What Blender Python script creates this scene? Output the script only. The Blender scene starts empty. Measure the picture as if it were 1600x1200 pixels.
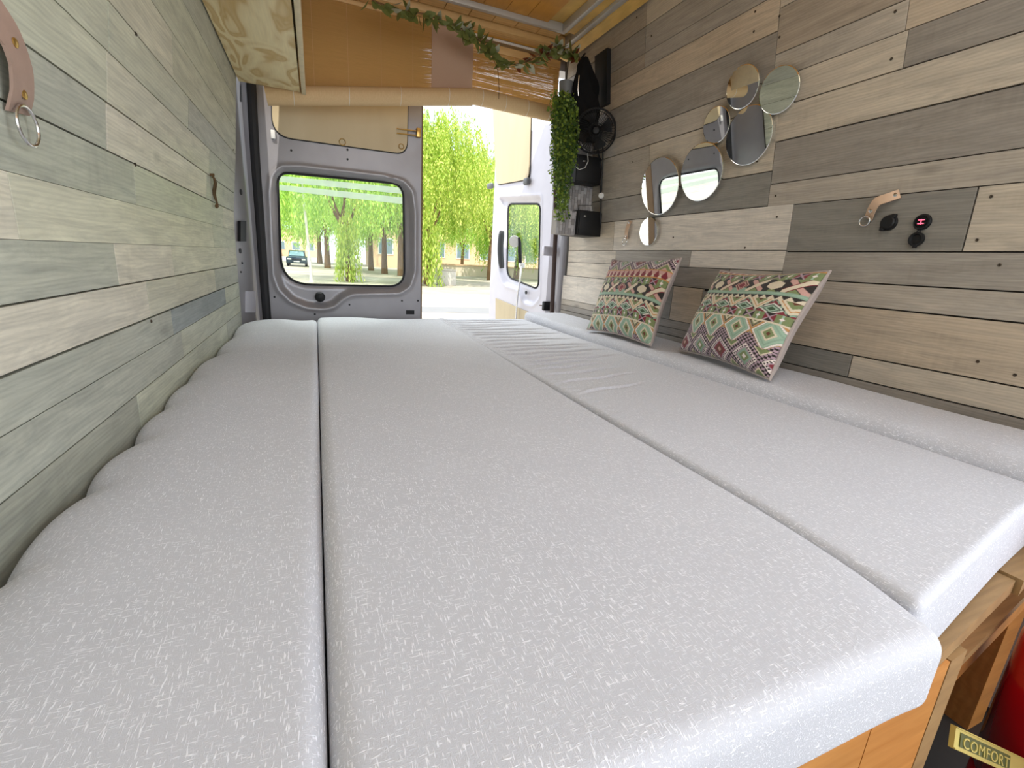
import bpy, bmesh, math, random
import numpy as np
from mathutils import Vector, Matrix
random.seed(7); RNG = np.random.RandomState(7)
SC = bpy.context.scene; COL = SC.collection
PI = math.pi
EYE = 0.92                                   # eye height over the van floor; all numbers below are relative to the eye
# ------------------------------------------------------------------ camera, world, sun, daylight, exposure
F, YAW, PITCH, ROLL = 719.88, 0.404271, -0.257341, 0.0576572
cy_, sy_ = math.cos(YAW), math.sin(YAW)
fw = np.array([sy_*math.cos(PITCH), cy_*math.cos(PITCH), math.sin(PITCH)])
r0 = np.array([cy_, -sy_, 0.]); u0 = np.cross(r0, fw)
rt = math.cos(ROLL)*r0 + math.sin(ROLL)*u0
up = -math.sin(ROLL)*r0 + math.cos(ROLL)*u0
cam = bpy.data.objects.new('camera', bpy.data.cameras.new('camera')); COL.objects.link(cam)
cam.data.sensor_width = 36; cam.data.lens = 36*F/1600; cam.data.clip_start = .02; cam.data.clip_end = 500
M = Matrix(((rt[0], up[0], -fw[0], 0), (rt[1], up[1], -fw[1], 0), (rt[2], up[2], -fw[2], 0), (0, 0, 0, 1)))
cam.matrix_world = M
SC.camera = cam
w = bpy.data.worlds.new('world'); SC.world = w; w.use_nodes = True
nt = w.node_tree; nt.nodes.clear()
wo = nt.nodes.new('ShaderNodeOutputWorld'); bg = nt.nodes.new('ShaderNodeBackground')
tc = nt.nodes.new('ShaderNodeTexCoord'); nz = nt.nodes.new('ShaderNodeTexNoise'); cr = nt.nodes.new('ShaderNodeValToRGB')
nz.inputs['Scale'].default_value = 3.2; nz.inputs['Detail'].default_value = 6
mp = nt.nodes.new('ShaderNodeMapping'); mp.inputs['Scale'].default_value = (1, 1, 2.2)
nt.links.new(tc.outputs['Generated'], mp.inputs[0]); nt.links.new(mp.outputs[0], nz.inputs['Vector'])
cr.color_ramp.elements[0].position = .36; cr.color_ramp.elements[0].color = (.56, .72, .95, 1)
cr.color_ramp.elements[1].position = .58; cr.color_ramp.elements[1].color = (.93, .96, 1, 1)
nt.links.new(nz.outputs['Fac'], cr.inputs[0]); nt.links.new(cr.outputs[0], bg.inputs[0])
bg.inputs[1].default_value = 1.6
nt.links.new(bg.outputs[0], wo.inputs[0])
def light(kind, name, loc, direction, energy, color, **k):
    d = bpy.data.lights.new(name, kind); d.energy = energy; d.color = color
    for a, b in k.items(): setattr(d, a, b)
    o = bpy.data.objects.new(name, d); COL.objects.link(o); o.location = loc
    o.rotation_euler = Vector(direction).to_track_quat('-Z', 'Y').to_euler()
    return o
light('SUN', 'sun', (0, -5, 20), (.35, .62, -1.0), 3.2, (1, .95, .86), angle=.01)
# daylight entering through the open sliding door beside the foot of the bed, and through the cab behind
light('AREA', 'daylight_side_door', (2.35, -1.0, .45), (-1, .55, -.25), 20, (.86, .93, 1), shape='RECTANGLE', size=1.6, size_y=1.6)
light('AREA', 'daylight_cab', (.52, -1.5, .30), (0, 1, .0), 10, (.86, .93, 1), shape='RECTANGLE', size=1.5, size_y=.95)
light('AREA', 'overhead_fill', (.50, .55, 1.055), (0, .1, -1), 13.5, (.86, .94, 1), shape='RECTANGLE', size=.9, size_y=1.1)  # added fill lamp under the closed ceiling, brightens the bed from above
light('AREA', 'sky_fill_behind_van', (.7, 6.2, 4.2), (-.05, -.68, -.74), 330, (.96, 1, .96), shape='RECTANGLE', size=4, size_y=3)  # added lamp standing in for bright sky, lifts the far bed
SC.view_settings.view_transform = 'Standard'; SC.view_settings.look = 'None'
SC.view_settings.exposure = 0.43; SC.view_settings.gamma = 1; SC.view_settings.use_curve_mapping = False
SC.cycles.max_bounces = 8; SC.cycles.transparent_max_bounces = 12; SC.cycles.sample_clamp_indirect = 6
SC.cycles.caustics_reflective = False; SC.cycles.caustics_refractive = False

# ------------------------------------------------------------------ measuring helpers
def ray(x, y):
    a, b = (x-800)/F, (600-y)/F
    return a*rt + b*up + fw
def on(x, y, ax, v):                          # point of a plane (axis = v) measured from the photograph
    d = ray(x, y); return d*(v/d[ax])
# ------------------------------------------------------------------ mesh helpers
class MB:
    def __init__(s): s.v = []; s.f = []; s.sm = []
    def add(s, vs, fs, smooth=False):
        n = len(s.v); s.v += [tuple(map(float, p)) for p in vs]; s.f += [tuple(n+i for i in f) for f in fs]
        s.sm += [smooth]*len(fs); return s
    def box(s, a, b):
        (x0, y0, z0), (x1, y1, z1) = a, b
        return s.add([(x, y, z) for z in (z0, z1) for y in (y0, y1) for x in (x0, x1)],
                     [(0, 2, 3, 1), (4, 5, 7, 6), (0, 1, 5, 4), (2, 6, 7, 3), (0, 4, 6, 2), (1, 3, 7, 5)])
    def hexa(s, p):                           # 4 bottom + 4 top corners
        return s.add(p, [(0, 3, 2, 1), (4, 5, 6, 7), (0, 1, 5, 4), (1, 2, 6, 5), (2, 3, 7, 6), (3, 0, 4, 7)])
    def bevbox(s, a, b, r):
        bm = bmesh.new(); bmesh.ops.create_cube(bm, size=1)
        for v in bm.verts: v.co = Vector([a[i]+(v.co[i]+.5)*(b[i]-a[i]) for i in range(3)])
        bmesh.ops.bevel(bm, geom=bm.edges[:], offset=r, segments=2, affect='EDGES', profile=.5)
        bm.verts.index_update(); s.add([v.co[:] for v in bm.verts], [[v.index for v in f.verts] for f in bm.faces], True); bm.free(); return s
    def tube(s, pts, r, n=8, closed=False, caps=True):
        pts = [Vector(p) for p in pts]; m = len(pts); vs = []; fs = []
        rs = r if hasattr(r, '__len__') else [r]*m
        t = (pts[1]-pts[0]).normalized(); ref = Vector((0, 0, 1)) if abs(t.z) < .9 else Vector((1, 0, 0))
        a = t.cross(ref).normalized()
        for i, p in enumerate(pts):
            if closed: t = (pts[(i+1) % m]-pts[i-1]).normalized()
            else: t = (pts[min(i+1, m-1)]-pts[max(i-1, 0)]).normalized()
            a = (a-t*a.dot(t)).normalized(); b = t.cross(a)
            for k in range(n):
                g = 2*PI*k/n; vs.append(p+(a*math.cos(g)+b*math.sin(g))*rs[i])
        for i in range(m if closed else m-1):
            j = (i+1) % m
            for k in range(n): fs.append((i*n+k, i*n+(k+1) % n, j*n+(k+1) % n, j*n+k))
        if caps and not closed: fs += [tuple(range(n))[::-1], tuple(range((m-1)*n, m*n))]
        return s.add(vs, fs, True)
    def lathe(s, prof, c=(0, 0, 0), axis=(0, 0, 1), n=24):    # prof: (radius, height)
        q = Vector((0, 0, 1)).rotation_difference(Vector(axis).normalized()); vs = []; fs = []
        for r, h in prof:
            for k in range(n): vs.append(q @ Vector((r*math.cos(2*PI*k/n), r*math.sin(2*PI*k/n), h))+Vector(c))
        for i in range(len(prof)-1):
            for k in range(n): fs.append((i*n+k, i*n+(k+1) % n, (i+1)*n+(k+1) % n, (i+1)*n+k))
        fs += [tuple(range(n))[::-1], tuple(range((len(prof)-1)*n, len(prof)*n))]
        return s.add(vs, fs, True)
    def prism(s, pts, off):                   # polygon (3-D points) extruded by off
        n = len(pts); off = np.array(off)
        return s.add([p for p in pts]+[np.array(p)+off for p in pts],
                     [tuple(range(n))[::-1], tuple(range(n, 2*n))]+[(i, (i+1) % n, n+(i+1) % n, n+i) for i in range(n)])
    def build(s, name, m, parent=None, loc=None, auto=35):
        me = bpy.data.meshes.new(name); off = Vector((0, 0, 0))
        if loc is not None: off = Vector(loc)
        elif parent is not None: off = wloc(parent)
        me.from_pydata([(x-off.x, y-off.y, z-off.z) for x, y, z in s.v], [], s.f)
        if any(s.sm): me.polygons.foreach_set('use_smooth', s.sm)
        if me.validate(): print('INVALID', name)
        me.update()
        if any(s.sm):
            me.set_sharp_from_angle(angle=math.radians(auto))
        if m: me.materials.append(m)
        o = bpy.data.objects.new(name, me); COL.objects.link(o)
        if parent is not None: o.parent = parent
        elif loc is not None: o.location = off
        return o
def wloc(o):
    l = Vector((0, 0, 0))
    while o is not None: l += o.location; o = o.parent
    return l
def tag(o, label=None, cat=None, group=None, kind=None):
    if label: o['label'] = label
    if cat: o['category'] = cat
    if group: o['group'] = group
    if kind: o['kind'] = kind
    return o
def thing(name, loc, label=None, cat=None, group=None, kind=None):
    o = bpy.data.objects.new(name, None); COL.objects.link(o); o.location = loc; o.empty_display_size = .05
    return tag(o, label, cat, group, kind)
# ------------------------------------------------------------------ materials
class NT:
    def __init__(s, name):
        s.m = bpy.data.materials.new(name); s.m.use_nodes = True; s.t = s.m.node_tree
        s.b = s.t.nodes['Principled BSDF']; s.tc = None
    def n(s, ty, ins=None, **k):
        o = s.t.nodes.new('ShaderNode'+ty)
        for a, b in k.items(): setattr(o, a, b)
        for a, b in (ins or {}).items():
            if hasattr(b, 'links') or isinstance(b, bpy.types.NodeSocket): s.t.links.new(b, o.inputs[a])
            else: o.inputs[a].default_value = b
        return o
    def co(s, scale=(1, 1, 1), src='Object'):
        if not s.tc: s.tc = s.n('TexCoord')
        return s.n('Mapping', {'Vector': s.tc.outputs[src], 'Scale': scale}).outputs[0]
    def noise(s, scale, mapsc=(1, 1, 1), detail=3, rough=.5, vec=None, dist=0):
        return s.n('TexNoise', {'Vector': vec or s.co(mapsc), 'Scale': scale, 'Detail': detail, 'Roughness': rough, 'Distortion': dist}).outputs['Fac']
    def ramp(s, fac, stops, interp='LINEAR'):
        r = s.n('ValToRGB', {'Fac': fac}); r.color_ramp.interpolation = interp; e = r.color_ramp.elements
        while len(e) < len(stops): e.new(.5)
        for i, (p, c) in enumerate(stops): e[i].position = p; e[i].color = (*(c if hasattr(c, '__len__') else (c, c, c)), 1)
        return r.outputs[0]
    def mix(s, fac, a, b, mode='MIX'):
        o = s.n('MixRGB', blend_type=mode)
        for i, v in ((0, fac), (1, a), (2, b)):
            if isinstance(v, bpy.types.NodeSocket): s.t.links.new(v, o.inputs[i])
            else: o.inputs[i].default_value = v if i == 0 else (*v, 1)
        return o.outputs[0]
    def math(s, op, a, b=0.):
        o = s.n('Math', operation=op)
        for i, v in ((0, a), (1, b)):
            if isinstance(v, bpy.types.NodeSocket): s.t.links.new(v, o.inputs[i])
            else: o.inputs[i].default_value = v
        return o.outputs[0]
    def set(s, **k):
        for a, v in k.items():
            i = s.b.inputs[a.replace('_', ' ')]
            if isinstance(v, bpy.types.NodeSocket): s.t.links.new(v, i)
            else: i.default_value = (*v, 1) if (hasattr(v, '__len__') and len(v) == 3) else v
        return s
    def bump(s, h, strength=.3, dist=.002):
        o = s.n('Bump', {'Height': h, 'Strength': strength, 'Distance': dist}); s.t.links.new(o.outputs[0], s.b.inputs['Normal']); return s
def lin(r, g, b): return tuple(((c/255)/12.92 if c/255 <= .04045 else ((c/255+.055)/1.055)**2.4) for c in (r, g, b))
def simple(name, col, rough=.5, metal=0., var=.12, scale=30, **k):
    t = NT(name); f = t.noise(scale, detail=2)
    t.set(Base_Color=t.mix(f, [c*(1-var) for c in col], [min(1, c*(1+var)) for c in col]), Roughness=rough, Metallic=metal, **k)
    return t.m
# plank laminate: the tone of each board is its object colour
t = NT('weathered_laminate'); oi = t.n('ObjectInfo')
sh = t.n('VectorMath', {0: t.co(), 1: t.n('CombineXYZ', {'X': t.math('MULTIPLY', oi.outputs['Random'], 37.), 'Y': t.math('MULTIPLY', oi.outputs['Random'], 91.), 'Z': 0.}).outputs[0]}, operation='ADD').outputs[0]
def mapv(v, sc): return t.n('Mapping', {'Vector': v, 'Scale': sc}).outputs[0]
g1 = t.noise(1, vec=mapv(sh, (6, 5, 46)), detail=8, rough=.68, dist=1.1)
g2 = t.noise(1, vec=mapv(sh, (3, 2.6, 13)), detail=4, rough=.6, dist=1.2)
g3 = t.noise(1, vec=mapv(sh, (20, 75, 5)), detail=3)                       # cross saw marks
vo = t.n('TexVoronoi', {'Vector': mapv(sh, (1, 3.4, 9)), 'Scale': 1.}, feature='F1').outputs['Distance']
kn = t.ramp(vo, [(0, 0), (.05, .15), (.13, 1)])
rings = t.n('TexWave', {'Vector': mapv(sh, (1, 5, 34)), 'Scale': 1.4, 'Distortion': 9., 'Detail': 3., 'Detail Scale': .8}, wave_type='BANDS', bands_direction='Z').outputs['Fac']
c = t.mix(t.ramp(g1, [(.3, 0), (.7, 1)]), (.78, .78, .79), (1.24, 1.22, 1.19))
c = t.mix(t.ramp(g2, [(.35, 0), (.72, .75)]), c, (.82, .81, .79), 'MULTIPLY')
c = t.mix(.30, c, t.ramp(rings, [(.2, .78), (.6, 1.1)]), 'MULTIPLY')
c = t.mix(t.ramp(g2, [(.45, .0), (.72, .22)]), c, t.ramp(g3, [(.35, .70), (.6, 1.2)]), 'MULTIPLY')
c = t.mix(.5, c, t.ramp(kn, [(0, .25), (1, 1)]), 'MULTIPLY')
c = t.mix(1., c, oi.outputs['Color'], 'MULTIPLY')
t.set(Base_Color=c, Roughness=t.ramp(g1, [(.3, .5), (.7, .36)]), Specular_IOR_Level=.45).bump(t.mix(.3, g1, g3), .18, .0015)
M_PLANK = t.m
t = NT('pale_slub_fabric')
a = t.noise(1, (950, 130, 400), 1); b = t.noise(1, (130, 950, 400), 1); cc = t.noise(1, (1300, 1300, 1300), 2)
sa = t.ramp(a, [(.60, 0), (.70, 1)]); sb = t.ramp(b, [(.62, 0), (.72, 1)]); sl = t.math('MAXIMUM', sa, sb)
base = t.mix(t.noise(7, detail=2), lin(194, 195, 203), lin(202, 203, 210))
base = t.mix(t.ramp(cc, [(.35, 0), (.65, 1)]), base, t.mix(.2, base, (.45, .43, .43)))
t.set(Base_Color=t.mix(t.math('MULTIPLY', sl, .85), base, (.90, .90, .95)), Roughness=.85, Sheen_Weight=.15).bump(t.math('ADD', t.math('MULTIPLY', sl, .8), cc), .45, .0012)
M_FAB = t.m
t = NT('grey_van_paint'); f = t.noise(9, detail=4)
t.set(Base_Color=t.mix(f, lin(142, 139, 143), lin(162, 159, 162)), Roughness=.34, Metallic=.25, Coat_Weight=.15).bump(t.noise(160, detail=1), .03, .001); M_PAINT = t.m
t = NT('pale_van_paint'); f = t.noise(9, detail=4)
t.set(Base_Color=t.mix(f, lin(205, 202, 212), lin(222, 220, 228)), Roughness=.38, Metallic=.1, Coat_Weight=.15); M_PAINT2 = t.m
def woodm(name, c1, c2, knot, sc=(3, 60, 60), knots=.8, rough=.5, wave=2.0):
    t = NT(name); g = t.noise(1, sc, 5, .6, dist=.8)
    wv = t.n('TexWave', {'Vector': t.co(tuple(v*.25 for v in sc)), 'Scale': wave, 'Distortion': 5., 'Detail': 3.}, wave_type='BANDS', bands_direction='Y').outputs['Fac']
    c = t.mix(g, c1, c2); c = t.mix(.3, c, t.ramp(wv, [(.2, .7), (.8, 1.1)]), 'MULTIPLY')
    vo = t.n('TexVoronoi', {'Vector': t.co((sc[0]*.9+2, 9, 9)), 'Scale': 1.}).outputs['Distance']
    c = t.mix(t.ramp(vo, [(.05, knots), (.12, 0)]), c, knot)
    t.set(Base_Color=c, Roughness=rough).bump(g, .12, .001); return t.m
M_PINE = woodm('varnished_pine', lin(182, 122, 40), lin(210, 150, 66), lin(105, 55, 20), (30, 5, 30), rough=.45)
M_PINEX = woodm('pine_trim', lin(196, 150, 90), lin(222, 182, 124), lin(140, 90, 50), (5, 40, 40), .2)
M_PINEY = woodm('pine_trim_along', lin(205, 160, 80), lin(228, 188, 110), lin(150, 100, 50), (40, 5, 40), .2)
M_OAK = woodm('oiled_butcher_wood', lin(176, 112, 48), lin(214, 152, 84), lin(120, 70, 30), (5, 40, 60), .0, .4)
M_OAKE = woodm('worn_wood_edge', lin(128, 98, 60), lin(170, 136, 90), lin(120, 80, 40), (9, 60, 60), .0, .55)
t = NT('figured_plywood')
nn_ = t.noise(1, (9, 3.6, 9), 2, .4, dist=.8)
wv = t.math('PINGPONG', t.math('MULTIPLY', nn_, 9.), 1.)
f = t.noise(1, (200, 12, 12), 3)
c = t.mix(t.ramp(wv, [(.1, 0), (.45, .25), (.75, 1), (1., .75)]), lin(232, 216, 172), lin(200, 168, 108))
t.set(Base_Color=t.mix(.25, c, t.ramp(f, [(.3, .75), (.7, 1.1)]), 'MULTIPLY'), Roughness=.55); M_PLY = t.m
t = NT('beige_board'); f = t.noise(1, (8, 8, 2), 4, dist=1)
t.set(Base_Color=t.mix(f, lin(196, 178, 142), lin(214, 198, 164)), Roughness=.5); M_BEIGE = t.m
t = NT('bamboo_slat'); f = t.noise(1, (9, 9, 420), 3)
t.set(Base_Color=t.mix(f, lin(160, 120, 62), lin(200, 160, 98)), Roughness=.55)
tr = t.n('BsdfTranslucent', {'Color': (.85, .64, .34, 1)}); ms = t.n('MixShader', {0: .38, 1: t.b.outputs[0], 2: tr.outputs[0]})
t.t.links.new(ms.outputs[0], t.t.nodes['Material Output'].inputs[0]); M_BAM = t.m
t = NT('woven_roll_cloth'); f = t.noise(1, (300, 300, 60), 3)
t.set(Base_Color=t.mix(f, lin(206, 172, 126), lin(226, 196, 152)), Roughness=.7).bump(f, .3, .001); M_ROLL = t.m
def glassm(name, tint, rough=0., refl=.10):
    t = NT(name); g = t.n('BsdfGlossy', {'Color': (1, 1, 1, 1), 'Roughness': rough}); tr = t.n('BsdfTransparent', {'Color': (*tint, 1)})
    lw = t.n('LayerWeight', {'Blend': .5}); fr = t.math('ADD', t.math('MULTIPLY', t.math('POWER', lw.outputs['Facing'], 4.), .7), refl*.1)
    ms = t.n('MixShader', {0: fr, 1: tr.outputs[0], 2: g.outputs[0]})
    t.t.links.new(ms.outputs[0], t.t.nodes['Material Output'].inputs[0]); return t.m
M_GLASS = glassm('tinted_window_glass', (.965, .99, .965))
M_CLEAR = glassm('clear_glass', (.93, .97, .94))
M_BLACK = simple('black_plastic', (.009, .009, .0095), .5, Specular_IOR_Level=.3); M_RUB = simple('black_rubber', (.02, .02, .022), .7)
M_DARK = simple('dark_backing', (.05, .043, .036), .9); M_GREYP = simple('grey_plastic', lin(105, 108, 110), .5)
M_WHITE = simple('white_plastic', (.8, .8, .78), .4); M_STEEL = simple('steel', (.72, .72, .72), .22, 1.)
M_BRASS = simple('brass', lin(200, 165, 95), .3, .9); M_RED = simple('red_enamel', lin(196, 12, 28), .22, .0, .1, 4, Coat_Weight=.5)
M_GOLD = simple('gold_plate', lin(205, 190, 110), .38, .35); M_BAG = simple('black_cloth', (.006, .006, .0065), .9, Specular_IOR_Level=.2)
M_LEATH = simple('tan_leather', lin(205, 172, 142), .55, 0, .1, 60); M_LEATH2 = simple('pinkish_leather', lin(158, 132, 118), .6, 0, .12, 60)
M_CORD = simple('brown_cord', lin(95, 72, 42), .8); M_SCREW = simple('bronze_screw', (.06, .045, .03), .4, .6)
M_RAIL = simple('grey_aluminium', lin(190, 186, 180), .4, .3, .05); M_LILAC = simple('plain_lining_cloth', lin(190, 158, 136), .8, 0, .05, 300)
t = NT('mirror'); t.set(Base_Color=(.93, .95, .94), Metallic=1., Roughness=.015); M_MIR = t.m
t = NT('red_indicator'); t.set(Base_Color=(.6, .02, .05), Emission_Color=(1, .12, .2), Emission_Strength=1.6); M_LED = t.m
def leafm(name, a, b, trans=.45, tc=(.55, .8, .1)):
    t = NT(name); g = t.n('NewGeometry'); c = t.mix(g.outputs['Random Per Island'], a, b)
    t.set(Base_Color=c, Roughness=.5); tr = t.n('BsdfTranslucent', {'Color': c})
    ms = t.n('MixShader', {0: trans, 1: t.b.outputs[0], 2: tr.outputs[0]}); t.t.links.new(ms.outputs[0], t.t.nodes['Material Output'].inputs[0]); return t.m
M_TREE = leafm('pepper_tree_leaf', lin(148, 184, 56), lin(230, 238, 128), .38)
M_TREE2 = leafm('street_tree_leaf', lin(130, 184, 54), lin(208, 234, 112), .38)
M_IVY = leafm('plastic_ivy_leaf', lin(30, 72, 28), lin(150, 172, 62), .25)
M_VINE = leafm('vine_leaf', lin(70, 82, 36), lin(142, 148, 82), .25); M_VINER = leafm('reddish_vine_leaf', lin(98, 40, 22), lin(120, 62, 30), .2)
M_BARK = simple('bark', lin(120, 92, 62), .9, 0, .35, 9); M_CONC = simple('pale_concrete', lin(205, 200, 190), .8, 0, .08, 6)
t = NT('pale_paving'); a = t.noise(.35, detail=5); b = t.noise(6, detail=3)
t.set(Base_Color=t.mix(.35, t.mix(t.ramp(a, [(.4, 0), (.6, 1)]), lin(176, 166, 150), lin(206, 196, 180)), t.ramp(b, [(.3, .7), (.7, 1.1)]), 'MULTIPLY'), Roughness=.9); M_PAVE = t.m
M_ORANGE = simple('terracotta_render', lin(226, 192, 156), .85, 0, .06, .6); M_CREAM = simple('cream_render', lin(232, 218, 196), .85, 0, .05, .6)
M_ASPH = simple('asphalt', lin(150, 148, 146), .9, 0, .1, 2); M_CARP = simple('dark_blue_car_paint', lin(38, 62, 80), .25, .3)
M_SHADE = simple('window_blue', lin(120, 140, 150), .3)

# ------------------------------------------------------------------ planked side walls
ZR = [-.95, .1, .25, .45, .62, .9, 1.06]; XR_ = [1.34, 1.34, 1.33, 1.31, 1.285, 1.25, 1.235]
ZL = [-.95, -.4, .1, .21, .35, .6, .9, 1.06]; XL_ = [-.307, -.305, -.3, -.288, -.272, -.25, -.21, -.195]
xr = lambda z: float(np.interp(z, ZR, XR_)); xl = lambda z: float(np.interp(z, ZL, XL_))
def wall_shell(name, fx, sgn, y0, y1):
    m = MB(); zs = [-.92, -.3, .1, .25, .35, .45, .6, .75, .9, 1.05]
    vs = []; fs = []
    for y in (y0, y1):
        for z in zs: vs += [(fx(z)+sgn*.010, y, z), (fx(z)+sgn*.04, y, z)]
    n = len(zs)*2
    for i in range(len(zs)-1):
        a = 2*i
        for k, flip in ((0, 0), (1, 1)): fs.append((a+k, a+k+2, n+a+k+2, n+a+k))
        fs += [(a, a+1, a+3, a+2), (n+a, n+a+2, n+a+3, n+a+1)]
    fs += [(0, n, n+1, 1), (n-2, n-1, 2*n-1, 2*n-2)]
    m.add(vs, fs); return tag(m.build(name, M_DARK), kind='structure')
def plank(parent, fx, sgn, y0, y1, z0, z1, gap, tone):
    m = MB(); g = gap/2; vs = []; fs = []; nz_ = 2 if (z1-z0) < .09 else 3
    zs = np.linspace(z0+g, z1-g, nz_); ya, yb = y0+g*.8, y1-g*.8; bv = .0012
    ring = [(ya, 0), (ya+bv, 1), (yb-bv, 1), (yb, 0)]
    for i, z in enumerate(zs):
        for (y, pr) in ring:
            d = -sgn*(.0 if pr else -.001)
            vs.append((fx(z)+ (sgn*.0004 if not pr else 0), y, z))
    for i in range(len(zs)-1):
        for k in range(3):
            q = (i*4+k, i*4+k+1, i*4+4+k+1, i*4+4+k); fs.append(q if sgn < 0 else q[::-1])
    nb = len(vs)                               # back row for thickness on all four edges
    for z in (zs[0], zs[-1]):
        for y in (ya, yb): vs.append((fx(z)+sgn*.009, y, z))
    T = (len(zs)-1)*4
    fs += [(0, 1, 2, 3, nb+1, nb), (T+3, T+2, T+1, T, nb+2, nb+3), tuple(range(0, T+1, 4))[::-1]+(nb, nb+2), tuple(range(3, T+4, 4))+(nb+3, nb+1)]
    m.add(vs, fs); o = m.build('plank', M_PLANK, parent); o.color = (*[min(1, c*1.10) for c in lin(*tone)], 1); return o
TN = dict(lb=(198, 188, 172), b=(182, 171, 154), t=(180, 165, 145), g=(154, 147, 137), d=(142, 135, 126), dd=(130, 126, 118), w=(206, 198, 186), br=(156, 144, 129), m=(168, 159, 146))
def rows(parent, fx, sgn, spec):
    for (z0, z1, gap, bands) in spec:
        for (y0, y1, tn) in bands: plank(parent, fx, sgn, y0, y1, z0, z1, gap, TN[tn] if isinstance(tn, str) else tn)
WR = wall_shell('wall_right', xr, 1, .10, 2.46)
J1, J2, N0, E0, E1 = 1.165, 1.047, .12, 2.42, 2.46
rows(WR, xr, 1, [
    (-.90, -.50, .002, [(N0, 1.2, 'g'), (1.2, E1, 'm')]), (-.50, -.254, .004, [(N0, J2, 'd'), (J2, E1, 'g')]),
    (-.254, -.192, .0035, [(N0, .785, 'b'), (.785, J2+.05, 'dd')]), (-.192, -.062, .004, [(N0, J2, 't'), (J2, 1.36, 'dd')]),
    (-.062, .0, .004, [(N0, J2, 'm')]), (.0, .079, .003, [(N0, J2, 'g')]),
    (.079, .216, .004, [(N0, .613, 'b'), (.613, J2, 'dd')]),
    (-.254, -.223, .003, [(1.10, E1, 'd')]), (-.223, -.192, .001, [(1.10, 1.6, 'd'), (1.6, E1, 'm')]),
    (-.192, -.055, .003, [(1.36, 1.52, 't'), (1.52, 1.78, 'dd'), (1.78, E1, 'w')]),
    (-.055, .021, .003, [(J2, 1.25, 'm'), (1.25, 1.62, 'd'), (1.62, E0, 'lb')]),
    (.021, .083, .002, [(J2, 1.45, 'w'), (1.45, 1.95, 'g'), (1.95, E0, 'lb')]),
    (.083, .218, .003, [(J2, 1.98, 'w'), (1.98, E0, 'b')]),
    (.216, .28, .001, [(N0, 1.137, 'm')]), (.28, .40, .004, [(N0, 1.137, 'd')]),
    (.218, .32, .003, [(1.137, 1.72, 'dd'), (1.72, E0, 'g')]), (.32, .504, .003, [(1.137, 1.74, 'b'), (1.74, E0, 'm')]),
    (.40, .495, .004, [(N0, J1, 'b')]), (.495, .572, .002, [(N0, .81, 'd'), (.81, J1, 'b')]), (.572, .635, .002, [(N0, .818, 't'), (.818, J1, 'm')]),
    (.635, .75, .003, [(N0, .62, 'm'), (.62, J1, 'br')]), (.75, .88, .002, [(N0, J1, 'b')]), (.88, 1.05, .003, [(N0, J1, 'br')]),
    (.504, .575, .004, [(J1, E0, 'm')]), (.575, .695, .002, [(J1, E0, 'd')]), (.695, .79, .004, [(J1, E0, 't')]),
    (.79, .84, .001, [(J1, 1.78, 'g'), (1.78, E0, 'br')]), (.84, .93, .003, [(J1, 1.78, 'g'), (1.78, E0, 'd')]), (.93, 1.05, .003, [(J1, 1.78, 'b'), (1.78, E0, 'br')])])
WL = wall_shell('wall_left', xl, -1, -1.1, 2.27)
LT = dict(a=(188, 186, 168), b=(178, 180, 162), c=(166, 168, 156), d=(142, 149, 148), e=(197, 192, 177), o=(152, 153, 140))  # left boards tinted greener, green reflected daylight put into their tones
S, E2 = -1.05, 2.255
rows(WL, xl, -1, [
    (-.90, -.40, .003, [(S, 1, LT['o']), (1, E2, LT['c'])]),
    (-.40, -.262, .003, [(S, .97, LT['o']), (.97, 1.9, LT['b']), (1.9, E2, LT['c'])]),
    (-.262, -.200, .0006, [(S, 1.30, LT['c']), (1.30, E2, LT['b'])]),
    (-.200, -.143, .0022, [(S, 1.24, LT['c']), (1.24, 1.92, LT['d']), (1.92, E2, LT['b'])]),
    (-.143, -.072, .0045, [(S, 1.1, LT['e']), (1.1, 1.77, LT['a']), (1.77, E2, LT['c'])]),
    (-.072, -.006, .0006, [(S, .965, LT['c']), (.965, 1.3, LT['e']), (1.3, E2, LT['a'])]),
    (-.006, .064, .0006, [(S, .70, LT['e']), (.70, 1.8, LT['a']), (1.8, E2, LT['b'])]),
    (.064, .134, .0008, [(S, 1.1, LT['c']), (1.1, 2.0, LT['b']), (2.0, E2, LT['a'])]),
    (.134, .206, .0045, [(S, .983, LT['c']), (.983, 1.73, LT['e']), (1.73, E2, LT['c'])]),
    (.206, .278, .0008, [(S, .99, LT['b']), (.99, 1.76, LT['a']), (1.76, E2, LT['c'])]),
    (.278, .350, .003, [(S, 1.0, LT['b']), (1.0, 1.5, LT['b']), (1.5, E2, LT['c'])]),
    (.350, .44, .001, [(S, 1.36, LT['a']), (1.36, E2, LT['b'])]), (.44, .54, .002, [(S, 1.2, LT['b']), (1.2, E2, LT['b'])]),
    (.54, .70, .001, [(S, E2, LT['c'])]), (.70, 1.05, .002, [(S, E2, LT['c'])])])
def screws(parent, fx, sgn, pts):
    for (x, y) in pts:
        X = fx(.2)
        for _ in range(12): P = on(x, y, 0, X); X = fx(P[2])
        m = MB().lathe([(.0034, -.001), (.0034, .001), (.0022, .0018), (.001, .001)], (X, P[1], P[2]), (-sgn, 0, 0), 10); m.build('screw', M_SCREW, parent)
screws(WR, xr, 1, [(1562, 414), (1528, 565), (1586, 586), (1393, 92), (1399, 18), (1180, 18), (1178, 49), (1018, 56), (1218, 25), (1218, 58), (1549, 307), (1527, 375), (1212, 306), (1164, 387), (1052, 371), (995, 27), (989, 253), (1214, 339), (1183, 252)])
screws(WL, xl, -1, [(212, 53), (211, 257), (236, 502), (364, 234)])
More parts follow.
